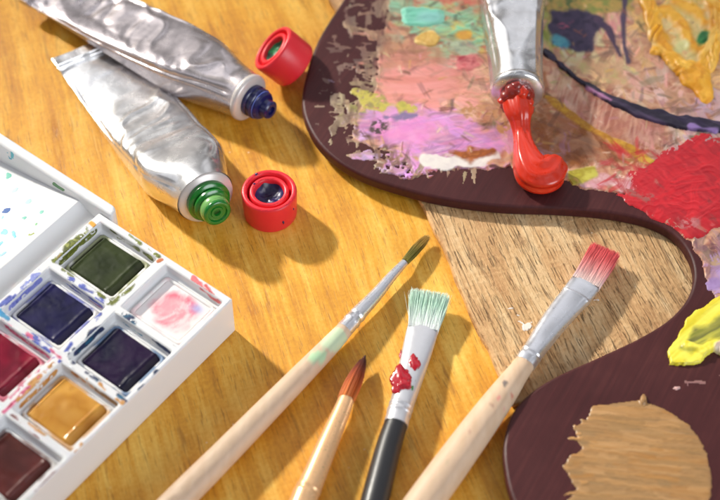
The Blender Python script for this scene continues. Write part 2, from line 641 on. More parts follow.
        m = m * op * sst(0.0 + 0.42 * fr, 0.22 + 0.50 * fr, st)
        if only is not None:
            m = m * (v.cover > only)
        c = lin(col) * (0.82 + 0.36 * st[..., None])
        k = np.where(v.cover > 0.01, m, 1.0)[..., None]
        v.c[...] = v.c * (1 - k) + c * k
        hr = h * (0.5 + 1.0 * st) + h * 0.7 * np.exp(-((np.abs(D_) - w * 0.45) / 1.1) ** 2) + h * 0.6 * np.exp(-((L - A_) / 2.0) ** 2)
        v.h[...] = v.h * (1 - m) + m * (v.h * 0.55 + hr)
        v.cover[...] = np.maximum(v.cover, m)

    def line(s, pts, width, cols, **kw):
        s = s.sub([p[0] for p in pts], [p[1] for p in pts], np.max(width) / 2 + kw.get('rag', 6) + kw.get('soft', 3))
        d, al = s.dist_line(pts)
        w = np.interp(al, np.linspace(0, 1, len(width)), width) if isinstance(width, (list, tuple)) else width
        s.lay(d - w / 2, cols, **kw)

    def poly(s, pts, cols, **kw):
        s = s.sub([p[0] for p in pts], [p[1] for p in pts], kw.get('rag', 6) + kw.get('soft', 3))
        s.lay(s.dist_poly(pts), cols, **kw)

    def ell(s, cx, cy, rx, ry, cols, rot=0, **kw):
        s = s.sub([cx], [cy], max(rx, ry) + kw.get('rag', 6) + kw.get('soft', 3))
        ca, sa = math.cos(R(rot)), math.sin(R(rot))
        X, Y = s.x - cx, s.y - cy
        X, Y = X * ca + Y * sa, -X * sa + Y * ca
        d = (np.hypot(X / rx, Y / ry) - 1) * min(rx, ry)
        s.lay(d, cols, **kw)

    def build(s, name, mat, parent, thr=0.35, mask=None, lift=0.0, label=None, wash=None):
        on = s.cover > thr
        if mask is not None:
            on &= mask
        q = on[:-1, :-1] & on[1:, :-1] & on[1:, 1:] & on[:-1, 1:]
        use = np.zeros_like(on)
        use[:-1, :-1] |= q; use[1:, :-1] |= q; use[1:, 1:] |= q; use[:-1, 1:] |= q
        full = np.ones_like(on)
        full[1:-1, 1:-1] = q[:-1, :-1] & q[1:, :-1] & q[1:, 1:] & q[:-1, 1:]
        full[0] = full[-1] = False; full[:, 0] = full[:, -1] = False
        hh = np.where(full, s.h + lift, -0.05 if lift > 0.2 else -0.05 + lift)
        idx = np.full(on.shape, -1)
        idx[use] = np.arange(use.sum())
        P = (s.P + hh[..., None] * s.N)[use]
        if wash is not None:
            w_ = sst(thr - 0.05, 0.95, s.cover)[..., None]
            s.c[...] = lin(wash) * (1 - w_) + s.c * w_
        Fq = np.stack([idx[:-1, :-1][q], idx[1:, :-1][q], idx[1:, 1:][q], idx[:-1, 1:][q]], -1)
        o = mesh(name, P, Fq, mat, parent, col=s.c[use])
        if label:
            o['label'] = label
        return o


# ------------------------------------------------------------------ palette
ZP = 6.6
pal_px = [(372, -40), (343, 0), (318, 40), (306, 75), (302, 105), (311, 132), (330, 155), (360, 174), (400, 188), (445, 199),
          (500, 206), (555, 208), (605, 212), (645, 220), (672, 233), (688, 252), (694, 274), (688, 297), (670, 318),
          (642, 336), (600, 356), (560, 374), (532, 391), (513, 412), (504, 441), (505, 470), (514, 503), (545, 565),
          (620, 625), (720, 640), (820, 600), (905, 480), (940, 300), (930, 100), (860, -60), (720, -140), (560, -150), (440, -110)]
pal_xy = catmull([at(*p, ZP)[:2] for p in pal_px], 6, closed=True)
palette = empty('painters_palette', 'dark brown kidney shaped wooden palette crusted with mixed oil paint', 'palette', (70, 20, ZB))
V, Fc = slab([tuple(p) for p in pal_xy], ZB + 0.1, ZP)
mesh('board_body', V, Fc, M_PALETTE, palette, smooth=True, bevel=0.9, seg=3, angle=35)


def pal_canvas(x0, y0, x1, y1, step, seed):
    return Canvas.flat(x0, y0, x1, y1, ZP, step, seed)


k = pal_canvas(318, -60, 790, 330, 0.27, 11)
inside_px = [(395, -80), (392, 0), (383, 30), (384, 45), (376, 70), (374, 92), (354, 112), (352, 140), (372, 150), (408, 158), (420, 168),
             (445, 167), (470, 168), (500, 166), (540, 176), (580, 186), (628, 196), (652, 214), (672, 226), (692, 243), (703, 262),
             (708, 290), (722, 302), (800, 310), (800, -80)]
# smears on the dark border
k.line([(350, -6), (352, 18), (347, 30)], [12, 8, 5], [(160, 142, 124), (120, 100, 88)], soft=3, rag=7, dry=0.42, h=0.08, ang=75, stretch=5)
k.line([(346, 22), (356, 32), (374, 36), (398, 28)], [10, 12, 11, 8], [(170, 142, 112), (140, 112, 92), (190, 170, 140)], soft=3, rag=8, dry=0.36, h=0.15, ang=-10)
k.line([(343, 66), (362, 71)], 4, [(160, 130, 116)], soft=2, rag=5, dry=0.5, h=0.1)
k.line([(322, 58), (350, 62), (372, 60)], 16, [(104, 78, 72), (84, 60, 58)], soft=4, rag=9, dry=0.6, h=0.04, ang=-8)
k.line([(331, 80), (340, 85)], 5, [(150, 128, 160)], soft=2, rag=5, dry=0.4, h=0.1)
k.line([(336, 98), (345, 106), (354, 108)], 11, [(158, 138, 104), (176, 160, 126), (120, 96, 90)], soft=3, rag=8, dry=0.38, h=0.18)
k.line([(342, 118), (334, 130), (330, 142)], [6, 9, 8], [(150, 130, 102), (172, 154, 124)], soft=4, rag=6, dry=0.34, h=0.15)
k.ell(380, 158, 18, 6, [(160, 134, 106), (128, 98, 80)], soft=4, rag=8, dry=0.36, h=0.15)
k.ell(402, 166, 24, 10, [(150, 128, 98), (120, 92, 76), (160, 96, 84)], soft=4, rag=8, dry=0.32, h=0.2)
k.ell(423, 171, 12, 7, [(176, 96, 78), (150, 82, 66)], soft=3, rag=6, dry=0.36, h=0.2)
# the mixed mass
k.poly(inside_px, [(150, 96, 72), (196, 142, 112), (206, 160, 128), (184, 118, 92), (220, 180, 148)], soft=3, rag=6, h=0.25, csc=0.10, ridge=0.35)
ANCHOR = [(400, 45, (178, 125, 98)), (400, 80, (222, 140, 132)), (430, 75, (226, 152, 140)), (378, 75, (170, 112, 92)), (385, 100, (200, 168, 112)), (368, 104, (160, 158, 92)),
          (396, 110, (182, 166, 84)), (375, 130, (192, 150, 196)), (410, 125, (216, 150, 206)), (440, 125, (216, 140, 200)), (455, 150, (210, 150, 200)), (460, 110, (216, 160, 150)),
          (470, 95, (206, 150, 120)), (455, 80, (204, 148, 112)), (480, 120, (190, 130, 100)), (482, 142, (206, 146, 182)), (440, 8, (212, 120, 98)), (455, 22, (160, 192, 142)),
          (465, 35, (226, 190, 92)), (450, 45, (152, 182, 150)), (468, 60, (196, 84, 92)), (475, 18, (182, 200, 150)), (480, 80, (216, 172, 150)), (430, 32, (200, 160, 122)), (410, 22, (150, 170, 140)),
          (560, 5, (130, 140, 66)), (600, 5, (152, 146, 76)), (640, 15, (216, 172, 112)), (610, 20, (214, 152, 140)), (640, 50, (212, 166, 132)), (610, 60, (202, 176, 126)),
          (580, 58, (200, 190, 150)), (565, 62, (172, 162, 92)), (640, 85, (222, 182, 162)), (670, 100, (216, 160, 140)), (580, 85, (166, 100, 80)), (610, 118, (172, 106, 90)),
          (640, 125, (166, 100, 86)), (570, 108, (172, 108, 82)), (590, 140, (126, 70, 28)), (560, 140, (140, 80, 35)), (550, 125, (152, 92, 50)), (615, 150, (150, 85, 45)), (650, 140, (200, 142, 132)),
          (680, 115, (222, 192, 180)), (700, 115, (192, 152, 162)), (600, 180, (212, 162, 166)), (625, 186, (222, 192, 190)), (540, 170, (200, 152, 182)), (715, 60, (226, 176, 120)),
          (655, 20, (226, 182, 112)), (700, 250, (120, 80, 85)), (710, 270, (160, 120, 130)), (715, 285, (176, 146, 196)), (712, 240, (92, 56, 60)), (705, 262, (142, 102, 96)),
          (760, 60, (214, 160, 110)), (770, 100, (200, 150, 140)), (760, 260, (130, 90, 96)), (770, 10, (190, 170, 110)), (660, 210, (150, 80, 76)), (520, 60, (190, 150, 120)), (520, -20, (180, 160, 120))]


def anchor(x, y):
    best = sorted(ANCHOR, key=lambda q: (q[0] - x) ** 2 + (q[1] - y) ** 2 + rng.uniform(0, 500))[0]
    c0 = best[2]
    j = rng.gauss(0, 9)
    return tuple(min(max(q + j + rng.gauss(0, 6), 12), 244) for q in c0)


for i in range(1900):
    x, y = rng.uniform(352, 790), rng.uniform(-60, 305)
    zone = 0.6 if y < 170 else 0.9
    big = i < 800
    k.smear(x, y, (rng.gauss(8, 26) if x < 500 else rng.gauss(50, 45)) + (180 if rng.random() < 0.5 else 0), rng.uniform(12, 34) if big else rng.uniform(6, 20),
            rng.uniform(5, 13) if big else rng.uniform(2, 7), anchor(x, y), op=rng.uniform(0.55, 0.95), h=rng.uniform(0.08, 0.28), only=zone)
for i in range(70):
    k.smear(rng.gauss(446, 24), rng.gauss(22, 12), rng.gauss(0, 22) + rng.choice([0, 180]), rng.uniform(10, 26), rng.uniform(3, 8),
            rng.choice([(120, 204, 170), (146, 206, 170), (176, 206, 140), (140, 190, 160), (196, 208, 130)]), op=rng.uniform(0.4, 0.85), h=rng.uniform(0.1, 0.3), only=0.8)
for i in range(60):
    k.smear(rng.gauss(416, 26), rng.gauss(84, 12), rng.gauss(6, 12) + rng.choice([0, 180]), rng.uniform(18, 44), rng.uniform(5, 12),
            rng.choice([(226, 142, 136), (232, 160, 152), (216, 126, 120), (222, 150, 132)]), op=rng.uniform(0.4, 0.8), h=rng.uniform(0.08, 0.2), only=0.8)
for i in range(330):
    x, y = rng.uniform(384, 785), rng.uniform(-30, 190)
    k.smear(x, y, rng.gauss(25, 60), rng.uniform(8, 26), rng.uniform(2, 7), rng.choice([(150, 118, 98), (132, 100, 80), (122, 112, 72), (106, 80, 70), (176, 148, 128), (140, 130, 100), (160, 108, 84), (126, 84, 70)]),
            op=rng.uniform(0.35, 0.75), h=rng.uniform(0.05, 0.2), only=0.85)
for i in range(75):
    t = rng.random()
    x, y = np.interp(t, [0, 0.3, 0.5, 0.65, 0.8, 1], [384, 374, 358, 358, 410, 480]), np.interp(t, [0, 0.3, 0.5, 0.65, 0.8, 1], [-10, 60, 110, 138, 158, 166])
    k.smear(x + rng.gauss(-2, 6), y + rng.gauss(0, 6), rng.choice([5, -10, 70, 90, -80]) + rng.gauss(0, 14), rng.uniform(8, 26), rng.uniform(2, 6),
            rng.choice([(84, 48, 46), (104, 70, 62), (92, 56, 52), (128, 94, 80)]), op=rng.uniform(0.6, 0.95), h=0.03)
for i in range(130):
    x, y = rng.uniform(384, 785), rng.uniform(-30, 190)
    k.smear(x, y, rng.gauss(25, 60), rng.uniform(6, 22), rng.uniform(1.5, 5), rng.choice([(86, 54, 44), (70, 44, 50), (100, 66, 40), (84, 76, 48), (110, 56, 52), (60, 48, 66)]),
            op=rng.uniform(0.4, 0.8), h=rng.uniform(0.04, 0.15), only=0.85)
# ragged drags out over the dark border
for i in range(90):
    t = rng.random()
    x, y = np.interp(t, [0, 0.3, 0.5, 0.65, 0.8, 1], [392, 380, 358, 356, 410, 480]), np.interp(t, [0, 0.3, 0.5, 0.65, 0.8, 1], [-10, 60, 110, 142, 160, 168])
    k.smear(x + rng.gauss(0, 7), y + rng.gauss(0, 5), rng.choice([170, 185, 200, 100, 80, 140]) + rng.gauss(0, 12), rng.uniform(6, 20), rng.uniform(2, 7),
            rng.choice([(160, 134, 108), (140, 108, 88), (176, 146, 120), (120, 86, 72), (150, 130, 100)]), op=rng.uniform(0.4, 0.9), h=0.08)
for i in range(110):
    x, y = rng.uniform(318, 384), rng.uniform(-10, 150)
    if x < 306 + abs(y - 100) * 0.25 + 8:
        continue
    k.smear(x, y, rng.choice([75, 95, 10, 190]) + rng.gauss(0, 14), rng.uniform(6, 22), rng.uniform(2, 8),
            rng.choice([(104, 78, 70), (96, 68, 62), (120, 92, 80), (112, 84, 76), (146, 122, 104)]), op=rng.uniform(0.35, 0.62), h=0.03)

k.poly([(380, 62), (400, 60), (450, 66), (466, 80), (450, 100), (420, 108), (390, 104), (376, 92)], [(216, 138, 130), (226, 152, 146), (206, 128, 112)], soft=10, rag=8, h=0.2, ang=8, stretch=8, op=0.55)
k.poly([(388, 36), (440, 46), (446, 62), (386, 66), (380, 52)], [(178, 120, 92), (196, 138, 106), (168, 108, 84)], soft=8, rag=6, h=0.2, ang=8, stretch=8, op=0.5)

k.poly([(362, 116), (384, 108), (430, 112), (470, 122), (500, 134), (505, 150), (478, 158), (440, 160), (408, 154), (376, 140), (358, 132)],
       [(196, 132, 190), (212, 152, 204), (222, 140, 200), (188, 130, 196), (226, 172, 214)], soft=6, rag=9, h=0.25, ang=15, stretch=5, csc=0.3, ridge=0.3, op=0.6)
k.ell(408, 132, 22, 10, [(224, 130, 190), (230, 150, 200)], soft=8, rag=9, h=0.3, op=0.7)
k.line([(470, 110), (500, 118), (505, 128)], 10, [(168, 118, 72), (204, 150, 110)], soft=3, rag=10, dry=0.5, h=0.2)
k.ell(376, 128, 11, 6, [(96, 78, 72), (74, 56, 58)], soft=3, rag=7, h=0.1, dry=0.4)
k.line([(356, 94), (372, 102), (392, 106), (412, 110)], [8, 11, 12, 7], [(170, 162, 74), (196, 180, 84), (150, 136, 86)], soft=4, rag=9, dry=0.36, h=0.25)
k.line([(386, 118), (400, 118), (416, 116)], 4, [(132, 112, 150)], soft=3, rag=6, dry=0.42, h=0.15)
k.line([(424, 159), (448, 165), (470, 163), (498, 157)], [8, 12, 8, 5], [(232, 224, 214), (214, 204, 200)], soft=2, rag=6, h=0.25)
k.line([(450, 154), (470, 157), (492, 151)], [8, 13, 8], [(170, 92, 34), (138, 72, 28), (196, 120, 52)], soft=3, rag=5, h=0.4)
# behind the tube on the left

k.line([(440, -4), (470, 0)], 14, [(206, 84, 66), (220, 150, 130)], soft=4, rag=7, h=0.25, dry=0.4)
k.ell(462, 48, 16, 8, [(140, 170, 140), (178, 190, 160), (130, 140, 130)], soft=4, rag=9, h=0.3)
k.ell(468, 62, 14, 7, [(196, 74, 84), (216, 130, 130), (170, 52, 66)], soft=3, rag=8, h=0.45, ridge=0.4)
k.ell(466, 36, 9, 5, [(232, 184, 64), (222, 160, 70)], soft=3, rag=6, h=0.35)
# right of the tube
k.poly([(546, -20), (640, -20), (632, 12), (600, 14), (560, 16), (546, 12)], [(128, 136, 66), (150, 140, 70), (186, 150, 80), (96, 110, 60)], soft=5, rag=8, h=0.3)
k.poly([(550, 14), (586, 12), (604, 20), (594, 34), (592, 50), (578, 53), (560, 46), (549, 36)], [(50, 40, 66), (66, 52, 78), (40, 30, 56)], soft=3, rag=5, h=0.35, csc=0.2)
k.ell(559, 42, 8, 5, [(60, 128, 150), (84, 150, 160), (46, 90, 130)], rot=35, soft=3, rag=4, h=0.4)
k.ell(565, 26, 6, 3, [(90, 56, 90), (190, 90, 110)], soft=3, rag=5, h=0.3, dry=0.5)
k.line([(596, 20), (608, 30), (614, 44), (620, 56)], [5, 6, 5, 3], [(56, 42, 70), (80, 58, 80)], soft=2, rag=2, h=0.3)
k.line([(626, -5), (623, 18), (624, 46), (628, 62)], [5, 6, 4, 4], [(70, 56, 84), (90, 72, 90)], soft=2, rag=2, h=0.3)


k.poly([(556, 58), (598, 60), (622, 72), (640, 92), (606, 82), (576, 70)], [(196, 176, 116), (206, 160, 120), (180, 150, 110)], soft=8, rag=8, h=0.25, op=0.8)
k.poly([(556, 74), (590, 92), (640, 116), (682, 130), (660, 148), (618, 160), (584, 128), (552, 104)],
       [(160, 92, 76), (178, 116, 98), (208, 164, 144), (150, 80, 66)], soft=6, rag=8, h=0.35, ang=75, stretch=6, csc=0.3, ridge=0.35, op=0.6)
k.poly([(540, 108), (566, 116), (600, 138), (624, 160), (600, 168), (566, 164), (540, 156), (528, 130)],
       [(122, 66, 24), (146, 84, 30), (100, 50, 20), (166, 106, 46)], soft=7, rag=8, h=0.3, ang=-30, stretch=5, csc=0.25, ridge=0.3, op=0.6)
k.poly([(560, 170), (600, 176), (640, 178), (640, 196), (600, 186)], [(214, 160, 170), (200, 140, 140), (226, 190, 190)], soft=5, rag=8, h=0.25)
k.line([(546, 98), (566, 112), (590, 130), (620, 146), (646, 160), (664, 172)], [5, 7, 5, 9, 10, 3], [(196, 146, 34), (168, 110, 28), (214, 170, 60)], soft=2, rag=2.5, h=0.55, ridge=0.3)
k.line([(640, 160), (668, 166)], [4, 2], [(208, 170, 60)], soft=2, rag=3, h=0.4)
k.poly([(568, 172), (598, 164), (596, 176), (572, 186)], [(182, 172, 50), (160, 144, 44), (196, 186, 80)], soft=3, rag=4, h=0.4)
k.poly([(640, 196), (680, 226), (650, 214), (630, 200)], [(168, 96, 88), (196, 128, 116)], soft=4, rag=8, h=0.2, dry=0.45)

k.ell(714, 284, 9, 6, [(176, 146, 196), (150, 120, 170)], soft=3, rag=6, h=0.2)
k.ell(716, 262, 8, 5, [(190, 160, 120), (176, 140, 110)], soft=3, rag=6, h=0.2, dry=0.4)
for i in range(70):
    k.smear(rng.uniform(606, 660), rng.uniform(150, 226), rng.gauss(200, 35), rng.uniform(8, 24), rng.uniform(2, 7), rng.choice([(190, 30, 40), (176, 40, 46), (200, 70, 66)]), op=rng.uniform(0.4, 0.85), h=0.1, only=0.5)
# small scraped flecks over everything
for i in range(230):
    x, y = rng.uniform(362, 780), rng.uniform(-30, 196)
    c = rng.choice([(224, 190, 160), (150, 90, 70), (206, 160, 90), (220, 150, 160), (120, 80, 60), (190, 180, 130), (176, 120, 120), (216, 196, 176)])
    k.smear(x, y, rng.gauss(20, 50), rng.uniform(3, 13), rng.uniform(1.2, 3.4), c, op=rng.uniform(0.35, 0.85), h=rng.uniform(0.06, 0.3), only=0.9)
k.h[...] = np.where(k.dist_poly([(632, 180), (656, 160), (690, 146), (790, 138), (790, 226), (690, 232), (650, 206)]) < 0, k.h * 0.25, k.h)   # thin under the crimson
k.build('mixed_paint_layer', M_PAINT, palette, mask=k.dist_poly(pal_px) < -5)

# raised dabs, each one its own
d = pal_canvas(395, 2, 450, 36, 0.25, 21)
d.ell(424, 18, 23, 10.5, [(112, 204, 170), (140, 214, 190), (104, 196, 162)], rot=4, soft=4, rag=3, h=0.9, ang=8, stretch=6, ridge=0.4)
d.ell(432, 19, 13, 6, [(150, 212, 200), (140, 206, 196)], rot=4, soft=5, rag=3, h=0.05, add=True)
d.build('paint_dab', M_GLOSS, palette, label='mint green paint dab')
d = pal_canvas(406, 28, 448, 54, 0.25, 22)
d.ell(426, 40, 16, 7, [(228, 192, 104), (214, 168, 84), (236, 206, 130)], soft=3, rag=4, h=0.7, ridge=0.3)
d.build('paint_dab', M_GLOSS, palette, label='small pale yellow paint dab')

d = pal_canvas(535, 40, 790, 140, 0.25, 23)
d.line([(545, 52), (560, 66), (576, 80), (596, 93), (616, 104), (640, 113), (676, 123), (720, 129), (780, 134)], [5, 6, 7.5, 11, 13, 13, 11, 9, 9],
       [(46, 34, 62), (30, 22, 42), (74, 54, 86)], soft=2, rag=2.4, h=1.0, ang=-32, ridge=0.5)
d.line([(585, 90), (610, 103)], 2.5, [(190, 130, 170)], soft=2, rag=3, h=0.1, add=True)
d.line([(690, 128), (716, 134)], 4, [(150, 120, 180)], soft=2, rag=4, h=0.1, add=True)
d.build('paint_stroke', M_GLOSS, palette, lift=0.3, label='long dark violet paint stroke')

d = pal_canvas(612, 120, 790, 250, 0.27, 24)
d.poly([(624, 178), (640, 172), (652, 160), (664, 150), (690, 141), (722, 132), (770, 136), (780, 228), (720, 228), (700, 238), (684, 236), (668, 226), (648, 212), (630, 200)],
       [(184, 22, 34), (200, 30, 40), (168, 18, 30), (206, 46, 52)], soft=9, rag=9, ragsc=0.16, h=0.32, ang=-50, stretch=4, ridge=0.15)
for i in range(130):
    d.smear(rng.uniform(626, 780), rng.uniform(134, 236), rng.gauss(-28, 25) + rng.choice([0, 180]), rng.uniform(10, 34), rng.uniform(3, 9),
            rng.choice([(196, 22, 36), (210, 34, 44), (178, 16, 30), (204, 26, 38)]), op=rng.uniform(0.4, 0.8), h=rng.uniform(0.06, 0.2), only=0.5)
for i in range(90):
    t = rng.random()
    d.smear(rng.uniform(622, 646) + 30 * t, 180 - 28 * t + rng.uniform(-4, 30), 200 + rng.gauss(0, 30), rng.uniform(5, 16), rng.uniform(2, 5), (190, 30, 40), op=rng.uniform(0.5, 0.9), h=0.08)
for i in range(8):
    d.smear(rng.uniform(640, 720), rng.uniform(170, 232), rng.gauss(0, 40), rng.uniform(5, 14), rng.uniform(1.5, 4), rng.choice([(190, 110, 104), (120, 50, 50), (176, 130, 110)]), op=0.6, h=0.05, only=0.8)
d.ell(690, 222, 10, 6, [(190, 120, 120), (150, 60, 60)], soft=3, rag=6, h=0.1, add=True, dry=0.45)
d.line([(630, 190), (650, 200)], 8, [(160, 86, 80)], soft=3, rag=6, h=0.1, add=True, dry=0.5)
d.build('paint_dab', M_GLOSS, palette, lift=0.12, label='broad crimson paint patch')

d = pal_canvas(630, -50, 770, 110, 0.25, 25)
YC = [(240, 170, 40), (246, 184, 60), (230, 152, 28), (243, 178, 52)]
d.ell(682, 32, 34, 38, [(222, 186, 120), (212, 190, 120), (232, 200, 140), (234, 172, 60)], rot=10, soft=4, rag=5, h=0.5, csc=0.2, ridge=0.5)
for pts, w in (([(640, -30), (644, -6), (652, 20), (660, 44), (674, 64), (694, 80)], [15, 17, 14, 13, 16, 18]),
               ([(640, -20), (668, -24), (700, -12), (716, 10), (716, 40), (706, 66)], [14, 15, 14, 15, 16, 18]),
               ([(648, 14), (668, 12), (682, 26), (690, 46), (706, 56)], [9, 11, 10, 9, 10]),
               ([(668, -10), (676, 4), (694, 12), (704, 24)], [9, 10, 9, 8]),
               ([(690, 76), (700, 84), (706, 96)], [24, 24, 16])):
    d.line(pts, w, YC, soft=5, rag=2.2, h=1.3, ridge=0.35, csc=0.12)
for i in range(46):
    a_ = rng.uniform(0, 2 * math.pi)
    rr_ = rng.uniform(0.86, 1.08)
    d.smear(684 + 34 * rr_ * math.cos(a_), 28 + 42 * rr_ * math.sin(a_), math.degrees(a_) + 90 + rng.gauss(0, 25), rng.uniform(10, 30), rng.uniform(4, 10),
            rng.choice([(250, 184, 48), (254, 198, 78), (240, 162, 30), (252, 204, 104), (246, 172, 40)]), op=rng.uniform(0.5, 0.95), h=rng.uniform(0.4, 1.3), only=0.3)
d.ell(703, 38, 5, 9, [(60, 140, 72), (40, 110, 56)], rot=25, soft=2, rag=3, h=0.1, add=True)
d.ell(682, 48, 9, 7, [(214, 206, 140)], soft=3, rag=4, h=0.05, add=True)
d.build('paint_dab', M_GLOSS, palette, label='thick yellow swirl of paint')

d = pal_canvas(555, 390, 725, 560, 0.25, 26)
TAN = [(160, 114, 64), (172, 128, 78), (148, 110, 68), (166, 126, 80), (142, 108, 68), (178, 132, 78)]
d.poly([(592, 404), (618, 402), (640, 400), (664, 408), (690, 424), (704, 446), (712, 474), (708, 510), (690, 545), (600, 545), (572, 520), (566, 500), (576, 488), (564, 466), (582, 448), (574, 430), (586, 420)],
       TAN, soft=7, rag=3.5, h=0.3, ang=-6, stretch=22, ridge=0.22, csc=0.6)
d.ell(643, 401, 3, 5, TAN, soft=2, rag=2, h=0.9)
for i in range(150):
    d.smear(rng.uniform(566, 690), rng.uniform(404, 545), rng.gauss(6, 5) + rng.choice([0, 180]), rng.uniform(20, 70), rng.uniform(2, 7),
            rng.choice([(168, 124, 74), (154, 118, 74), (142, 112, 74), (178, 134, 84), (166, 116, 60), (184, 142, 94)]), op=rng.uniform(0.4, 0.8), h=rng.uniform(0.05, 0.13), only=0.6)
for i in range(22):
    y = rng.uniform(412, 545)
    d.smear(rng.uniform(574, 590), y, 180 + rng.gauss(-4, 6), rng.uniform(4, 16), rng.uniform(1.5, 4), rng.choice([(178, 130, 76), (160, 120, 72), (190, 142, 88)]), op=0.9, h=0.2)
d.build('paint_dab', M_GLOSS, palette, label='large ochre tan paint patch with brush ridges')

d = pal_canvas(655, 285, 800, 375, 0.25, 27)
YG = [(236, 220, 50), (242, 230, 90), (226, 206, 40), (240, 228, 120)]
d.poly([(668, 352), (678, 330), (692, 314), (708, 302), (730, 292), (790, 290), (790, 350), (724, 366), (716, 354), (700, 362), (684, 366), (668, 366)], YG, soft=2.5, rag=4, h=0.9, ang=42, stretch=8, ridge=0.7)
d.poly([(682, 350), (694, 330), (724, 318), (760, 314), (760, 336), (716, 340), (692, 354)], [(124, 128, 44), (150, 146, 60), (104, 104, 50), (190, 184, 70)], soft=5, rag=5, h=0.1, add=True, ang=30, stretch=8)
d.line([(686, 346), (704, 352), (716, 344), (740, 348)], [6, 8, 6, 8], YG, soft=3, rag=4, h=0.8, add=True)
d.ell(722, 350, 10, 6, [(232, 214, 190), (224, 190, 170)], soft=3, rag=3, h=0.5, add=True)
d.build('paint_dab', M_GLOSS, palette, label='lemon yellow dab streaked with green')

d = pal_canvas(640, 372, 790, 410, 0.3, 28)
d.line([(680, 378), (700, 382), (722, 378), (770, 380)], 6, [(128, 88, 88), (150, 110, 104)], soft=4, rag=6, dry=0.56, h=0.06, ang=0)
d.line([(690, 388), (724, 386), (770, 388)], 5, [(176, 130, 130)], soft=3, rag=5, dry=0.6, h=0.06)
d.ell(677, 388, 3.4, 1.8, [(220, 176, 170)], soft=1.5, rag=1.5, h=0.3)
d.build('paint_fleck', M_PAINT, palette, label='faint dried pink scrape')

# hairline scratches and dust specks in the lacquer
d = pal_canvas(500, 300, 740, 520, 0.25, 29)
for i in range(70):
    x, y = rng.uniform(512, 735), rng.uniform(315, 515)
    if rng.random() < 0.5:
        d.smear(x, y, rng.gauss(20, 40), rng.uniform(5, 22), 1.2, rng.choice([(104, 62, 58), (120, 78, 72), (96, 52, 50)]), op=0.7, h=0.008)
    else:
        d.ell(x, y, rng.uniform(0.7, 1.4), rng.uniform(0.6, 1.0), [(150, 120, 112), (180, 150, 140)], soft=1.0, rag=0.6, h=0.03)
d.build('paint_fleck', M_PAINT, palette, mask=d.dist_poly(pal_px) < -5, label='fine scratches and dust specks')

# pale flecks stuck to the board
d = Canvas.flat(495, 290, 610, 345, ZB, 0.22, 31)
for (x, y, rx, ry) in ((526, 327, 5, 4), (521, 322, 3, 2), (531, 322, 2, 3), (511, 309, 3, 1.5), (598, 300, 3, 2), (517, 315, 2, 1)):
    d.ell(x, y, rx, ry, [(232, 222, 212)], soft=1.5, rag=3, ragsc=0.7, h=0.15)
d.build('paint_fleck', M_STAIN, board)


# ------------------------------------------------------------------ paint tubes
def crumple(s, th, L, seed, amp):
    """dents and creases of a squeezed foil tube; s mm along, th angle; returns displacement in mm"""
    ac = th * 8.0                                   # mm round the girth; the seam lies underneath
    f1 = facets(s / 15.0 + 0.35 * ac / 15.0 + seed, ac / 9.0 - 0.2 * s / 15 + seed * 1.7, seed) - 0.5
    f2 = facets(s / 6.5 - 0.5 * ac / 8.0 + seed * 2.3, ac / 5.5 + 0.3 * s / 8, seed + 5) - 0.5
    where = sst(0.42, 0.62, vn(s * 0.06 + seed, ac * 0.07, seed + 8))
    f3 = facets(s / 2.8, ac / 3.2 + 0.4 * s / 3, seed + 9) - 0.5
    f3 = f3 * sst(0.5, 0.7, vn(s * 0.09 + seed, ac * 0.10, seed + 18))
    return amp * (1.7 * f1 + 0.75 * f2 * where + 0.42 * f3)


def facets(x, y, seed):
    """height made of flat triangles, like crumpled foil"""
    wx = x + 0.9 * (vn(x * 0.5, y * 0.5, seed + 50) - 0.5)
    wy = y + 0.9 * (vn(x * 0.5 + 9, y * 0.5, seed + 51) - 0.5)
    x0, y0 = np.floor(wx), np.floor(wy)
    fx, fy = wx - x0, wy - y0
    a, b = _hash(x0, y0, seed), _hash(x0 + 1, y0, seed)
    c, d = _hash(x0, y0 + 1, seed), _hash(x0 + 1, y0 + 1, seed)
    return np.where(fx + fy < 1, a + (b - a) * fx + (c - a) * fy, d + (c - d) * (1 - fx) + (b - d) * (1 - fy))


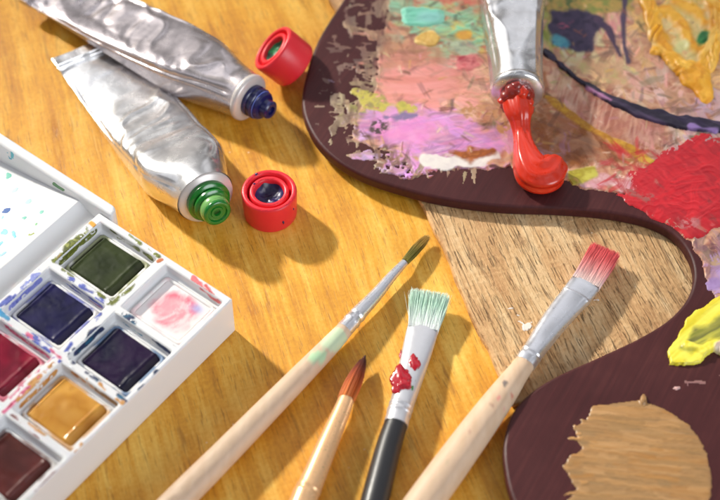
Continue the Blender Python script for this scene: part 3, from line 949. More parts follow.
def tube(label, crimp_c, shoulder_c, half_w, rad, body_mat, seed, amp, roll=0.0, fat=0.45, neck=0.45, creases=(), rest=None):
    A, B = Vector(crimp_c), Vector(shoulder_c)
    ax = (B - A)
    L = ax.length
    ax.normalize()
    side = ax.cross(Vector((0, 0, 1))).normalized()
    side = Matrix.Rotation(roll, 3, ax) @ side
    up = side.cross(ax).normalized()
    root = empty('paint_tube', label, 'paint tube', ((A.x + B.x) / 2, (A.y + B.y) / 2, min(A.z, B.z) - 1), 'squeezed foil tubes of paint')
    n, m = 190, 200
    ti = np.linspace(0, 1, n)
    th = np.linspace(-np.pi / 2, 1.5 * np.pi, m, endpoint=False)
    T, TH = np.meshgrid(ti, th, indexing='ij')
    e = sst(0.0, 1.0, T)
    W = half_w + (rad - half_w) * sst(neck, 1.0, T)
    H = 0.7 + (rad * 0.98 - 0.7) * sst(-0.05, 1.02, T ** fat)
    pw = 2.0 + 2.0 * (1 - sst(0.7, 1.0, T))
    cx, sy = np.cos(TH), np.sin(TH)
    cx = np.sign(cx) * np.abs(cx) ** (2 / pw)
    sy = np.sign(sy) * np.abs(sy) ** (2 / pw)
    fade = sst(0.0, 0.08, T) * (1 - sst(0.93, 1.0, T))
    D = crumple(T * L, TH, L, seed, amp) * fade
    # the lower side rests on something, so it is calmer
    D *= np.where(sy < 0, 0.35, 1.0)
    rg = random.Random(seed)
    for i_ in range(5):
        t0, th0, kk = rg.uniform(0.08, 0.92), rg.uniform(0.15, 3.0), rg.uniform(-6, 6)
        ln_, wd_, am = rg.uniform(0.06, 0.2), rg.uniform(0.10, 0.2), rg.choice([-1, -1, 1]) * rg.uniform(0.35, 0.9)
        dt = TH - th0 - kk * (T - t0) + 0.15 * np.sin(T * 40 + i_)
        D += amp * am * fade * np.exp(-np.abs(dt / wd_) ** 1.5) * np.exp(-((T - t0) / ln_) ** 2)
    for th0, am in creases:                       # long folds running down the tube
        dt = TH - th0 - 0.25 * np.sin(T * 5 + seed)
        D += am * fade * np.exp(-np.abs(dt / 0.13) ** 1.4) * sst(0.1, 0.3, T) * (0.5 + fbm(T * 9, T * 0, seed + 3, 2))
    xs = cx * (W + D * 0.35)
    ys = sy * (H + D)
    ys = np.where(sy < 0, np.maximum(ys, -H), ys)
    cen = np.array(A)[None, None, :] + np.array(ax) * (T * L)[..., None]
    if rest is not None:                          # the slack body lies down on what is under it
        cen[..., 2] = (rest + 0.3 + H) * (1 - sst(0.8, 1.0, T)) + cen[..., 2] * sst(0.8, 1.0, T)
    P = cen + xs[..., None] * np.array(side) + ys[..., None] * np.array(up)
    idx = np.arange(n * m).reshape(n, m)
    a = idx[:-1]; b = idx[1:]
    Fq = np.stack([a, np.roll(a, -1, 1), np.roll(b, -1, 1), b], -1).reshape(-1, 4)
    mesh('tube_body', P.reshape(-1, 3), Fq, body_mat, root)
    # folded crimp: two plies
    for off, ln, thk in ((0.0, 4.6, 0.75), (0.95, 3.6, 0.45)):
        V, Fc = [], []
        c0 = A - ax * 1.2 + up * off
        for i in range(25):
            t = i / 24 * 2 - 1
            wv = 0.35 * math.sin(t * 5 + seed) + 0.2 * math.sin(t * 13)
            for (l_, u_) in ((-0.4, -thk), (-0.4, thk), (ln, thk), (ln, -thk)):
                V.append(c0 + side * (t * (half_w + 0.5)) + ax * (l_ + wv * 0.3) + up * (u_ + wv * 0.35))
        for i in range(24):
            for j in range(4):
                q = (j + 1) % 4
                Fc.append((i * 4 + j, i * 4 + q, (i + 1) * 4 + q, (i + 1) * 4 + j))
        Fc += [(0, 1, 2, 3), (96, 97, 98, 99)]
        if off == 0.0:
            keep = mesh('crimp', V, Fc, body_mat, root, smooth=False, bevel=0.25, seg=2)
        else:
            f_ = mesh('fold', V, Fc, body_mat, None, smooth=False, bevel=0.2, seg=2)
            f_.data.transform(Matrix.Translation(-root.location))
            f_.parent = keep
    return root, B, ax, side, up


# upper tube, ultramarine
B1 = at(247, 97, 9.2)
A1 = at(48, -17, 6.0)
root, B, ax, side, up = tube('silver foil paint tube with dark blue nozzle, lying across another tube', A1, B1, 11.6, 7.6, M_FOIL_MAUVE, 3, 0.8, fat=0.95, neck=0.68, creases=((0.5, -1.1), (2.6, 0.7)))
V, Fc = lathe([(7.0, -1.0), (7.5, -0.6), (7.75, 0.2), (7.6, 1.0), (7.0, 1.5), (4.0, 2.0)], B, ax)
mesh('collar', V, Fc, M_COLLAR, root, angle=50)
V, Fc = lathe([(4.2, 1.6), (5.1, 2.0), (5.1, 3.0), (4.5, 3.4), (4.5, 3.9), (5.0, 4.3), (5.0, 5.1), (4.4, 5.5), (4.4, 6.0), (4.6, 6.4), (4.1, 7.1), (3.0, 7.3), (2.9, 9.6), (2.5, 10.0),
               (1.5, 10.0), (1.3, 9.2)], B, ax)
mesh('nozzle', V, Fc, M_BLUE, root, angle=40)
V, Fc = lathe([(4.55, 5.6), (4.75, 5.75), (4.55, 6.0), (4.4, 5.8)], B, ax, closed=True)
mesh('thread_ring', V, Fc, plain('pale_blue_thread', (96, 110, 190), 0.3, coat=0.5), root)

# lower tube, emerald
B2 = at(205, 196, 9.6)
A2 = at(93, 49, 1.9)
root, B, ax, side, up = tube('silver foil paint tube with bright green nozzle, half under the other tube', A2, B2, 13.2, 9.0, M_FOIL, 8, 0.95, fat=1.6, neck=0.80, creases=((0.55, -0.7), (2.75, -0.6)), rest=0.0)
ax2 = (ax + Vector((0.0, -0.1, 0.12))).normalized()
V, Fc = lathe([(8.2, -1.2), (8.6, -0.6), (8.75, 0.1), (8.6, 0.7), (8.1, 1.1), (5.0, 2.2)], B, ax2)
mesh('collar', V, Fc, M_COLLAR, root, angle=50)
V, Fc = lathe([(5.6, 1.5), (6.6, 1.9), (6.6, 3.2), (6.0, 3.7), (5.0, 3.9), (5.0, 4.5), (5.5, 4.8), (5.5, 5.5), (5.0, 5.8), (4.4, 6.0)], B, ax2)
mesh('nozzle', V, Fc, M_GREEN, root, angle=40)
V, Fc = lathe([(4.2, 5.6), (4.5, 6.2), (4.5, 7.9), (4.2, 8.5), (3.6, 8.6)], B, ax2)
mesh('nozzle_neck', V, Fc, M_GREEN_PALE, root, angle=40)
V, Fc = lathe([(4.1, 8.3), (4.25, 8.6), (4.2, 9.2), (3.7, 9.6), (3.0, 9.5), (2.7, 8.9), (2.0, 8.8), (1.8, 9.1), (1.1, 9.1), (0.9, 8.6)], B, ax2)
mesh('nozzle_rim', V, Fc, M_GREEN, root, angle=50)

# tube lying on the palette, red paint coming out
B3 = at(517, 90, ZP + 8.6)
A3 = at(503, -165, ZP + 3)
root, B, ax, side, up = tube('silver foil paint tube lying on the palette, squeezing out red paint', A3, B3, 11.4, 8.1, M_FOIL, 14, 0.8, fat=0.7, neck=0.5, creases=((0.7, -0.6), (2.3, 0.5)))
V, Fc = lathe([(7.6, -1.2), (8.2, -0.7), (8.35, 0.2), (8.2, 1.1), (7.7, 1.6), (5.2, 2.2)], B, ax)
mesh('collar', V, Fc, M_FOIL, root, angle=50)
V, Fc = lathe([(4.6, 1.7), (5.2, 2.0), (5.2, 3.0), (4.7, 3.3), (4.7, 3.8), (5.1, 4.2), (5.1, 5.0), (4.5, 5.4), (4.4, 6.6), (3.4, 6.8)], B, ax,
              wob=lambda t, h: 0.05 * math.sin(3 * t + h) + 0.04 * math.sin(7 * t + 2 * h))
mesh('nozzle', V, Fc, M_DARKRED, root, angle=60)
strand = [(517, 101, ZP + 9, 4.4, 3.9), (519, 112, ZP + 8.4, 4.1, 3.6), (520.5, 122, ZP + 6.8, 3.1, 3.0), (522, 133, ZP + 5.2, 2.8, 2.8), (524, 146, ZP + 4.4, 3.3, 3.4),
          (528.5, 162, ZP + 4.0, 4.8, 4.3), (536, 173, ZP + 3.8, 6.0, 4.6), (545, 174, ZP + 3.7, 6.0, 4.5), (551, 169, ZP + 3.6, 5.2, 4.3), (555.5, 164, ZP + 3.4, 3.9, 3.6), (558.5, 160.5, ZP + 3.1, 1.5, 1.6)]
pp = catmull([np.array(list(at(x, y, z)) + [a_, b_]) for x, y, z, a_, b_ in strand], 7)
V, Fc = sweep(pp[:, :3], pp[:, 3], pp[:, 4], m=56)
V = np.array(V)
cen_ = np.repeat(pp[:, :3], 56, 0)
tt_ = np.tile(np.arange(56) / 56 * 2 * np.pi, len(pp)); ll_ = np.repeat(np.arange(len(pp)), 56)
wv_ = 1 + 0.05 * np.sin(5 * tt_ + ll_ * 0.10) + 0.035 * np.sin(9 * tt_ - ll_ * 0.05 + 1) + 0.10 * (fbm(np.cos(tt_) * 1.2 + ll_ * 0.07, np.sin(tt_) * 1.2 + 5, 77, 3) - 0.5)
V = cen_ + (V - cen_) * wv_[:, None]
V[:, 2] = np.maximum(V[:, 2], ZP + 0.02)
mesh('squeezed_paint', V, Fc, M_REDPAINT, root, sub=1)
# crusts around the mouth
for (x, y, z, r, mt) in ((508, 97, ZP + 10, 2.4, M_DARKRED), (513, 92, ZP + 12, 2.6, M_DARKRED), (522, 93, ZP + 12.3, 2.2, M_REDPAINT), (527, 103, ZP + 9.5, 2.2, M_REDPAINT),
                         (507, 106, ZP + 8, 2.2, M_DARKRED), (517, 88, ZP + 13, 2.0, M_DARKRED), (503, 101, ZP + 9, 1.6, M_REDPAINT), (527, 94, ZP + 11.5, 2.0, M_DARKRED), (511, 108, ZP + 8, 2.0, M_REDPAINT), (529, 110, ZP + 7, 1.6, M_REDPAINT)):
    bm = bmesh.new()
    bmesh.ops.create_icosphere(bm, subdivisions=3, radius=r)
    for v_ in bm.verts:
        f_ = float(fbm(np.array(v_.co.x * 0.7 + x), np.array(v_.co.y * 0.7 + v_.co.z * 0.9 + y), 5, 3))
        v_.co *= 0.72 + 0.6 * f_
    c_ = at(x, y, z)
    V = [v_.co + c_ for v_ in bm.verts]
    Fc = [[v_.index for v_ in f.verts] for f in bm.faces]
    bm.free()
    mesh('paint_crust', V, Fc, mt, root)


# ------------------------------------------------------------------ caps
def cap(label, loc, rot, paint_cols, seed, fill=5.0, marks=()):
    root = empty('tube_cap', label, 'cap', loc, 'red screw caps of the paint tubes', rot)
    RR, H = 8.2, 10.6
    pr = [(0.5, 0), (7.2, 0.0), (7.7, 0.25), (7.95, 0.8), (RR, H - 0.9), (8.05, H - 0.3), (7.7, H), (7.0, H), (6.75, H - 0.25), (6.55, H - 1.2), (6.3, H - 3.6), (6.1, H - 3.8),
          (5.95, H - 3.6), (5.85, H - 1.0), (5.65, H - 0.5), (5.3, H - 0.35), (4.7, H - 0.4), (4.4, H - 0.8), (4.25, H - 1.6), (4.2, H - 7.5), (0.4, H - 7.7)]
    V, Fc = lathe(pr, (0, 0, 0), (0, 0, 1), n=72)
    mesh('cap_shell', V, Fc, M_RED, root, local=True, angle=60)
    n = 40
    V, Fc, cl = [], [], []
    for i in range(15):
        r = 4.22 * i / 14
        for j in range(n):
            t = 2 * math.pi * j / n
            x, y = r * math.cos(t), r * math.sin(t)
            z = H - fill + 1.6 * (i / 14) ** 3 * (0.5 + float(vn(np.array(x * 0.3 + seed), np.array(y * 0.3), seed))) + 1.6 * (float(fbm(np.array(x * 0.5), np.array(y * 0.5), seed, 3)) - 0.5)
            V.append((x, y, z))
            f_ = float(fbm(np.array(x * 0.35 + 3), np.array(y * 0.35), seed + 4, 3))
            f_ = min(max((f_ - 0.3) * 2.5, 0), 1)
            cl.append(lin(paint_cols[0]) * (1 - f_) + lin(paint_cols[1]) * f_)
    for i in range(14):
        for j in range(n):
            q = (j + 1) % n
            Fc.append((i * n + j, i * n + q, (i + 1) * n + q, (i + 1) * n + j))
    mesh('paint_residue', V, Fc, M_GLOSS, root, local=True, col=np.array(cl))
    for a_, r_, z_, q_ in marks:                  # dried specks of paint stuck to the plastic
        bm = bmesh.new()
        bmesh.ops.create_icosphere(bm, subdivisions=2, radius=q_)
        Vm = []
        for v_ in bm.verts:
            f_ = 0.5 + float(vn(np.array(v_.co.x * 3 + a_), np.array(v_.co.y * 3 + v_.co.z * 2), 3))
            Vm.append((r_ * math.cos(a_) + v_.co.x * f_ * 0.7, r_ * math.sin(a_) + v_.co.y * f_ * 0.7, z_ + v_.co.z * f_ * (1.5 if z_ < 9 else 0.3)))
        Fm = [[v_.index for v_ in f.verts] for f in bm.faces]
        bm.free()
        mesh('paint_speck', Vm, Fm, M_BLUE, root, local=True)
    return root


c2 = at(269, 190, 10.6)
cap('red screw cap standing upright with dark blue paint inside', (c2.x, c2.y, 0.02), (0, 0, 0.4), [(22, 18, 52), (44, 36, 92)], 5, 3.6, [(1.75, 7.3, 10.55, 0.8), (4.85, 8.1, 4.0, 0.45), (2.2, 5.2, 10.2, 0.6), (5.4, 8.1, 6.5, 0.3)])
ax1 = Vector((-0.70, 0.094, 0.708)).normalized()
mid = at(284, 57, 9.4)
q = ax1.to_track_quat('Z', 'Y')
base = mid - ax1 * 5.3
lowest = base.z - 8.0 * math.sqrt(1 - ax1.z ** 2)
base.z -= lowest - 0.05
cap('red screw cap tilted against the palette edge with green paint inside', base, q.to_euler(), [(24, 40, 34), (50, 150, 84)], 9, 3.4)


# ------------------------------------------------------------------ watercolour box
BX = np.array([-74.188, -1.542])
PHI = 4.0545293
UU = np.array([math.cos(PHI), math.sin(PHI)])
VV = np.array([-UU[1], UU[0]])
PA, PB = 20.9, 25.08                     # pitch of the compartments along and across the box
CU, CV = 18.3, 21.6                      # a compartment's opening
ZR = 15.0
ROWS = 5


def bx(u, v, z):
    p = BX + UU * u + VV * v
    return (p[0], p[1], z)


box = empty('watercolor_box', 'open white plastic watercolour box with paint stained mixing tray', 'paint box', bx(40, 20, 0))
us, vs = {-2.3, -2.0}, {-2.8}
ul = [-2.3]
for i in range(ROWS):
    ul += [i * PA, i * PA + 1.1, i * PA + CU - 1.0, i * PA + CU]
ul.append((ROWS - 1) * PA + CU + 2.2)
vl = [-2.8, 0, 1.1, CV - 1.0, CV, PB, PB + 1.1, PB + CV - 1.6, PB + CV - 0.6, 47.6]


def hbox(u, v):
    cu = u % PA
    if u < 0 or u > (ROWS - 1) * PA + CU or cu > CU:
        return ZR
    for v0, w in ((0, CV), (PB, CV - 0.6)):
        if v0 < v < v0 + w:
            if 1.1 < cu < CU - 1.0 and v0 + 1.1 < v < v0 + w - 1.0:
                return 4.0
            return 11.8
    return ZR


def hfield(ul, vl, zb, hf):
    V, Fc, key = [], [], {}

    def vid(i, j, z):
        k_ = (i, j, round(z, 3))
        if k_ not in key:
            key[k_] = len(V)
            V.append(bx(ul[i], vl[j], z))
        return key[k_]
    nu, nv = len(ul) - 1, len(vl) - 1
    Hh = [[hf((ul[i] + ul[i + 1]) / 2, (vl[j] + vl[j + 1]) / 2) for j in range(nv)] for i in range(nu)]
    corner = {}
    for i in range(nu + 1):
        for j in range(nv + 1):
            z_ = {zb}
            for a_, b_ in ((i - 1, j - 1), (i - 1, j), (i, j - 1), (i, j)):
                if 0 <= a_ < nu and 0 <= b_ < nv:
                    z_.add(Hh[a_][b_])
            corner[i, j] = sorted(z_)

    def wall(i0, j0, i1, j1, za, zb_):
        lo, hi = min(za, zb_), max(za, zb_)
        c0 = [z for z in corner[i0, j0] if lo <= z <= hi]
        c1 = [z for z in corner[i1, j1] if lo <= z <= hi]
        Fc.append([vid(i0, j0, z) for z in c0] + [vid(i1, j1, z) for z in reversed(c1)])
    for i in range(nu):
        for j in range(nv):
            z = Hh[i][j]
            Fc.append([vid(i, j, z), vid(i + 1, j, z), vid(i + 1, j + 1, z), vid(i, j + 1, z)])
            Fc.append([vid(i, j, zb), vid(i, j + 1, zb), vid(i + 1, j + 1, zb), vid(i + 1, j, zb)])
            r = Hh[i + 1][j] if i + 1 < nu else zb
            if abs(r - z) > 1e-6:
                wall(i + 1, j, i + 1, j + 1, z, r)
            if i == 0:
                wall(0, j, 0, j + 1, z, zb)
            r = Hh[i][j + 1] if j + 1 < nv else zb
            if abs(r - z) > 1e-6:
                wall(i, j + 1, i + 1, j + 1, z, r)
            if j == 0:
                wall(i, 0, i + 1, 0, z, zb)
    return V, Fc


V, Fc = hfield(ul, vl, 0.05, hbox)
mesh('pan_tray', V, Fc, M_WHITE, box, smooth=True, bevel=0.55, seg=3, angle=35)

# mixing side: floor rising to a ridge, then the trough beside the pans
prof = [(-95, 0.05), (-95, 4.5), (-90, 3.6)] + [(-90 + 78.3 * t, 3.6 + 10.6 * (0.25 * t + 0.75 * t * t)) for t in [i / 14 for i in range(1, 15)]]
prof += [(-11.0, 14.2), (-9.6, 13.0), (-7.6, 11.6), (-5.6, 10.9), (-2.88, 10.6), (-2.88, 0.05)]
UE = (ROWS - 1) * PA + CU + 2.2
n = len(prof)
V = [bx(-2.45, v_, z_) for v_, z_ in prof] + [bx(UE, v_, z_) for v_, z_ in prof]
Fc = [tuple(range(n)), tuple(range(n, 2 * n))] + [(i, (i + 1) % n, n + (i + 1) % n, n + i) for i in range(n)]
mix = mesh('mixing_tray', V, Fc, M_WHITE, box, smooth=True, angle=40)
# its far wall with a rounded end
ZW = 17.0
cn = []
for i in range(9):
    t = math.pi / 2 * i / 8
    cn.append((-5.8 + 3.0 * (1 - math.cos(t)) * 1.0, 0.2 + 2.4 * math.sin(t)) if False else (-5.8 + 2.6 * (1 - math.cos(math.pi / 2 - t)) , -0.6 + 2.6 * math.cos(math.pi / 2 - t)))
outl = [(-2.38, -97.5), (-5.8, -97.5)] + [(-5.8, -0.6)] + sorted(set((round(-3.2 - 2.6 * math.cos(R(a_)), 4), round(-0.6 + 2.6 * math.sin(R(a_)), 4)) for a_ in range(8, 91, 8)), key=lambda p: p[1]) + [(-2.38, 2.0)]
n = len(outl)
V = [bx(u_, v_, 0.06) for u_, v_ in outl] + [bx(u_, v_, ZW) for u_, v_ in outl]
Fc = [tuple(range(n)), tuple(range(n, 2 * n))] + [(i, (i + 1) % n, n + (i + 1) % n, n + i) for i in range(n)]
mesh('side_wall', V, Fc, M_WHITE, box, smooth=True, bevel=0.8, seg=4, angle=35)
V = [bx(u_, v_, z_) for z_ in (0.06, ZW - 0.01) for u_, v_ in ((-2.36, -97.4), (-2.36, -94.9), (UE, -94.9), (UE, -97.4))]
Fc = [(0, 1, 2, 3), (4, 5, 6, 7), (0, 1, 5, 4), (1, 2, 6, 5), (2, 3, 7, 6), (3, 0, 4, 7)]
mesh('side_wall', V, Fc, M_WHITE, box, smooth=True, bevel=0.8, seg=4, angle=35)


# pans: a white cup and a cake of colour
def rrect(hu, hv, r, n=6, m=14):
    out = []
    for sx, sy, a0 in ((1, 1, 0), (-1, 1, 90), (-1, -1, 180), (1, -1, 270)):
        for i in range(n + 1):
            a_ = R(a0 + 90 * i / n)
            out.append((sx * (hu - r) + r * math.cos(a_), sy * (hv - r) + r * math.sin(a_)))
    full = []
    for i, p in enumerate(out):                       # points along the straight sides too, for the stains
        full.append(p)
        q = out[(i + 1) % len(out)]
        if math.hypot(q[0] - p[0], q[1] - p[1]) > 3:
            full += [(p[0] + (q[0] - p[0]) * t / m, p[1] + (q[1] - p[1]) * t / m) for t in range(1, m)]
    return full


HU, HV = 7.95, 9.35
cup_loops = [(rrect(HU - 0.3, HV - 0.3, 1.2), 4.1), (rrect(HU, HV, 1.2), 4.5), (rrect(HU, HV, 1.2), 11.9), (rrect(HU - 0.15, HV - 0.15, 1.2), 12.25), (rrect(HU - 0.5, HV - 0.5, 1.1), 12.35), (rrect(HU - 0.85, HV - 0.85, 1.0), 12.2),
             (rrect(HU - 1.0, HV - 1.0, 1.0), 11.8), (rrect(HU - 1.2, HV - 1.2, 1.0), 8.4), (rrect(HU - 1.8, HV - 1.8, 0.8), 7.7)]
ROT = Matrix.Rotation(PHI, 4, 'Z')


def pan(label, i, j, cols, seed, dome=0.0, level=12.75, swirl=None, stain=None):
    cu, cv = i * PA + CU / 2 + 0.1, j * PB + (CV if j == 0 else CV - 0.6) / 2
    x, y, z = bx(cu, cv, 0)
    root = empty('watercolor_pan', label, 'watercolour pan', (x, y, 4.1), 'watercolour pans in the white box', (0, 0, PHI))
    V, Fc = [], []
    n = len(cup_loops[0][0])
    for lp, z_ in cup_loops:
        V += [(p[0], p[1], z_ - 4.1) for p in lp]
    for a_ in range(len(cup_loops) - 1):
        for b_ in range(n):
            q_ = (b_ + 1) % n
            Fc.append((a_ * n + b_, a_ * n + q_, (a_ + 1) * n + q_, (a_ + 1) * n + b_))
    Fc.append(tuple(range(n)))
    Fc.append(tuple((len(cup_loops) - 1) * n + b_ for b_ in range(n)))
    Va = np.array(V)
    rim_ = sst(6.2, 7.8, Va[:, 2])
    nz_ = fbm(Va[:, 0] * 0.22 + seed * 3, Va[:, 1] * 0.22 + Va[:, 2] * 0.2, seed + 20, 3, 0.55)
    am_ = (sst(0.44, 0.56, nz_) * rim_ * (0.8 if swirl is None else 0.25))[:, None]
    cc_ = lin((234, 232, 230)) * (1 - am_) + lin(stain or cols[1]) * am_
    mesh('cup', V, Fc, M_CUP, root, local=True, angle=50, col=cc_)
    hu, hv = HU - 0.5, HV - 0.5
    N = 64
    g_ = np.linspace(-1, 1, N)
    # squeeze rows towards the rim for a rounded edge
    g_ = np.sign(g_) * (1 - (1 - np.abs(g_)) ** 1.35)
    U, W = np.meshgrid(g_, g_, indexing='ij')
    X, Y = U * hu, W * hv
    r = 1.2
    # round the corners of the cake
    cxx, cyy = np.clip(np.abs(X) - (hu - r), 0, None), np.clip(np.abs(Y) - (hv - r), 0, None)
    rr_ = np.hypot(cxx, cyy)
    sc = np.where(rr_ > r, r / np.maximum(rr_, 1e-6), 1.0)
    X = np.sign(X) * np.where(rr_ > r, hu - r + cxx * sc, np.abs(X))
    Y = np.sign(Y) * np.where(rr_ > r, hv - r + cyy * sc, np.abs(Y))
    ed = np.maximum(np.abs(X) / hu, np.abs(Y) / hv)
    if swirl is None:
        Z = level + dome * (1 - U ** 2) * (1 - W ** 2) + 0.55 * (fbm(X * 0.16 + seed, Y * 0.16, seed, 3) - 0.5) + 0.10 * (fbm(X * 0.9, Y * 0.9, seed + 2, 3) - 0.5)
        wob_ = 0.06 * (fbm(X * 0.2, Y * 0.05, seed + 7, 2) - 0.5)
        Z += 0.35 * np.exp(-((W - 0.70 + wob_) / 0.07) ** 2) + 0.25 * np.exp(-((W + 0.80 + wob_) / 0.06) ** 2)
        Z -= 1.9 * sst(0.66, 1.0, W + wob_) ** 1.2 + 1.0 * sst(0.80, 1.0, -W + wob_) + 1.0 * sst(0.88, 1.0, np.abs(U)) ** 1.5
        f = fbm(X * 0.13 + seed, Y * 0.13, seed + 4, 3, 0.45)
        f = np.clip(0.5 + (f - 0.5) * 1.1, 0, 0.9999) * (len(cols) - 1)
        k_ = np.floor(f).astype(int); t_ = (f - k_)[..., None]
        Lc = np.array([lin(c) for c in cols] + [lin(cols[-1])])
        Cc = Lc[k_] * (1 - t_) + Lc[k_ + 1] * t_
    else:
        Z = level + 0.25 * (fbm(X * 0.2, Y * 0.2, seed, 3) - 0.5) - 0.5 * sst(0.9, 1.0, ed)
        rad_ = np.hypot(X / hu, Y / hv * 1.02)
        an = np.arctan2(Y, X)
        st_ = fbm(X * 0.25 + 0.6 * np.sin(an * 1.5), Y * 0.5 + rad_ * 1.5, seed + 4, 4, 0.6)
        blot = fbm(X * 0.22 + 4, Y * 0.22, seed + 6, 3)
        dens = sst(1.0, 0.62, rad_ + 0.5 * (blot - 0.5)) * (0.12 + 0.62 * sst(0.30, 0.72, st_) + 0.25 * blot)
        dens = dens * (0.85 + 0.35 * sst(0.45, 0.75, rad_))
        dens = np.clip(dens, 0, 1)[..., None]
        Cc = lin(cols[0]) * (1 - dens) + lin(cols[1]) * dens
        bl_ = (np.exp(-(((X + 4.6) / 1.5) ** 2 + ((Y - 4.8) / 2.0) ** 2)) * 0.75)[..., None]
        Cc = Cc * (1 - bl_) + lin(cols[2]) * bl_
    Z = Z - 4.1
    P = np.stack([X, Y, Z], -1).reshape(-1, 3)
    idx = np.arange(N * N).reshape(N, N)
    Fq = np.stack([idx[:-1, :-1], idx[1:, :-1], idx[1:, 1:], idx[:-1, 1:]], -1).reshape(-1, 4)
    mesh('paint_cake', P, Fq, M_CAKE, root, local=True, col=Cc.reshape(-1, 3))
    return root


pan('dark olive green watercolour pan in the back corner of the box', 0, 0, [(46, 54, 28), (56, 64, 36), (40, 47, 26), (66, 74, 48)], 3, 0.3, stain=(116, 124, 48))
pan('indigo watercolour pan between the green and the crimson pans', 1, 0, [(28, 26, 62), (35, 32, 76), (23, 22, 52), (42, 38, 84)], 4, 0.2, stain=(56, 70, 176))
pan('crimson watercolour pan at the left edge of the photo', 2, 0, [(128, 8, 38), (144, 16, 46), (108, 8, 34), (156, 40, 66)], 5, 0.2, stain=(208, 40, 92))
pan('white watercolour pan with a pink wash swirled inside', 0, 1, [(240, 232, 230), (228, 108, 128), (150, 168, 220)], 6, level=11.9, swirl=True)
pan('blackish violet watercolour pan next to the pink washed pan', 1, 1, [(26, 20, 46), (40, 23, 54), (21, 20, 44), (29, 25, 54)], 7, 0.2, stain=(24, 96, 150))
pan('yellow ochre watercolour pan', 2, 1, [(196, 138, 52), (210, 154, 70), (184, 124, 42), (214, 162, 84)], 8, 0.9, level=12.8)
pan('reddish brown watercolour pan at the bottom left corner of the photo', 3, 1, [(86, 34, 32), (98, 42, 38), (70, 28, 24), (104, 52, 40)], 9, 0.2)

# stains, on the rims and on the compartment walls
def rim_mask(cv, tol=0.12):
    u_ = (cv.P[..., 0] - BX[0]) * UU[0] + (cv.P[..., 1] - BX[1]) * UU[1]
    v_ = (cv.P[..., 0] - BX[0]) * VV[0] + (cv.P[..., 1] - BX[1]) * VV[1]
    t_ = tol
    cu = np.mod(u_, PA)
    onr = (u_ > -2.3 + t_) & (v_ > -2.8 + t_) & (v_ < 47.6 - t_)
    rail_u = (u_ < -t_) | (cu > CU + t_) & (cu < PA - t_) & (u_ > 0)
    rail_v = (v_ < -t_) | ((v_ > CV + t_) & (v_ < PB - t_)) | (v_ > PB + CV - 0.6 + t_)
    return onr & (rail_u | rail_v)


OLV = [(92, 98, 26), (120, 128, 40), (70, 76, 24), (150, 156, 70)]
BLU = [(44, 60, 150), (90, 104, 190), (36, 46, 120)]
NVY = [(30, 44, 96), (24, 36, 70), (20, 96, 130)]
CRM = [(196, 40, 84), (220, 110, 150), (170, 24, 66)]
OCH = [(190, 128, 48), (206, 150, 80), (176, 112, 40)]


def rim_stain(rect, items, label, seed):
    cv = Canvas.flat(*rect, ZR, 0.16, seed)
    for pts, w, cols, dry in items:
        cv.line(pts, w, cols, soft=3.0, rag=3.0, ragsc=0.4, h=0.04, dry=max(dry - 0.07, 0.0), csc=0.4)
    cv.build('paint_stain', M_STAIN, box, thr=0.15, wash=(228, 228, 229), mask=rim_mask(cv), lift=0.015, label=label)


def wall_stain(u0, v0, v1, z0, z1, items, label, seed):
    """on a compartment wall facing along the box; items in (v, z) mm"""
    O = bx(u0 + 0.03, v0, z0)
    cv = Canvas(O, (VV[0], VV[1], 0), (0, 0, 1), int((v1 - v0) / 0.14), int((z1 - z0) / 0.14), 0.14, seed)
    cv.N = np.array([UU[0], UU[1], 0])
    cv.x, cv.y = cv.a + v0, cv.b + z0
    for pts, w, cols, dry in items:
        cv.line(pts, w, cols, soft=0.9, rag=0.8, ragsc=0.45, h=0.03, dry=max(dry - 0.07, 0.0), csc=0.4)
    cv.build('paint_stain', M_STAIN, box, thr=0.15, wash=(228, 228, 229), lift=0.0, label=label)


rim_stain((40, 215, 170, 280), [([(58, 258), (72, 244), (82, 236)], [6, 10, 5], OLV, 0.34), ([(62, 262), (76, 252), (84, 240)], [5, 6, 4], OLV, 0.40), ([(86, 228), (91, 240)], 3, OLV, 0.42),
                                ([(90, 222), (95, 226)], 3.5, [(226, 160, 50)], 0.3), ([(54, 262), (60, 255)], 2.5, [(226, 150, 80)], 0.35),
                                ([(76, 272), (84, 282)], 3, OLV, 0.44), ([(158, 262), (163, 260)], 3, [(196, 110, 60)], 0.3)], 'olive green stains', 41)
wall_stain(0.0, 0.6, 21.4, 11.9, 14.9, [([(4, 14.2), (9, 13.9)], [0.4, 1.0], OLV, 0.36), ([(10, 13.0), (14.4, 13.4)], [0.8, 1.5], OLV, 0.32), ([(16.5, 13.2), (19.4, 13.4)], [0.7, 1.7], OLV, 0.28), ([(6, 12.4), (12, 12.5)], 0.6, OLV, 0.45)], 'olive green stains', 42)
rim_stain((0, 255, 80, 345), [([(20, 296), (30, 288), (38, 284)], [5, 8, 4], [(120, 128, 196), (90, 100, 180), (150, 156, 210)], 0.3), ([(14, 315), (26, 304)], 4, BLU, 0.44),
                              ([(0, 312), (4, 316), (8, 319)], 4, [(30, 130, 180), (60, 150, 190)], 0.3), ([(38, 278), (41, 278)], 1.4, BLU, 0.3),
                              ([(12, 332), (28, 338)], 4, BLU, 0.42), ([(66, 288), (72, 291)], 1.6, BLU, 0.4), ([(22, 288), (40, 272)], 6, [(150, 158, 216), (120, 130, 200)], 0.5), ([(52, 282), (76, 296), (98, 310)], 3, BLU, 0.44)], 'pale blue violet stains', 43)
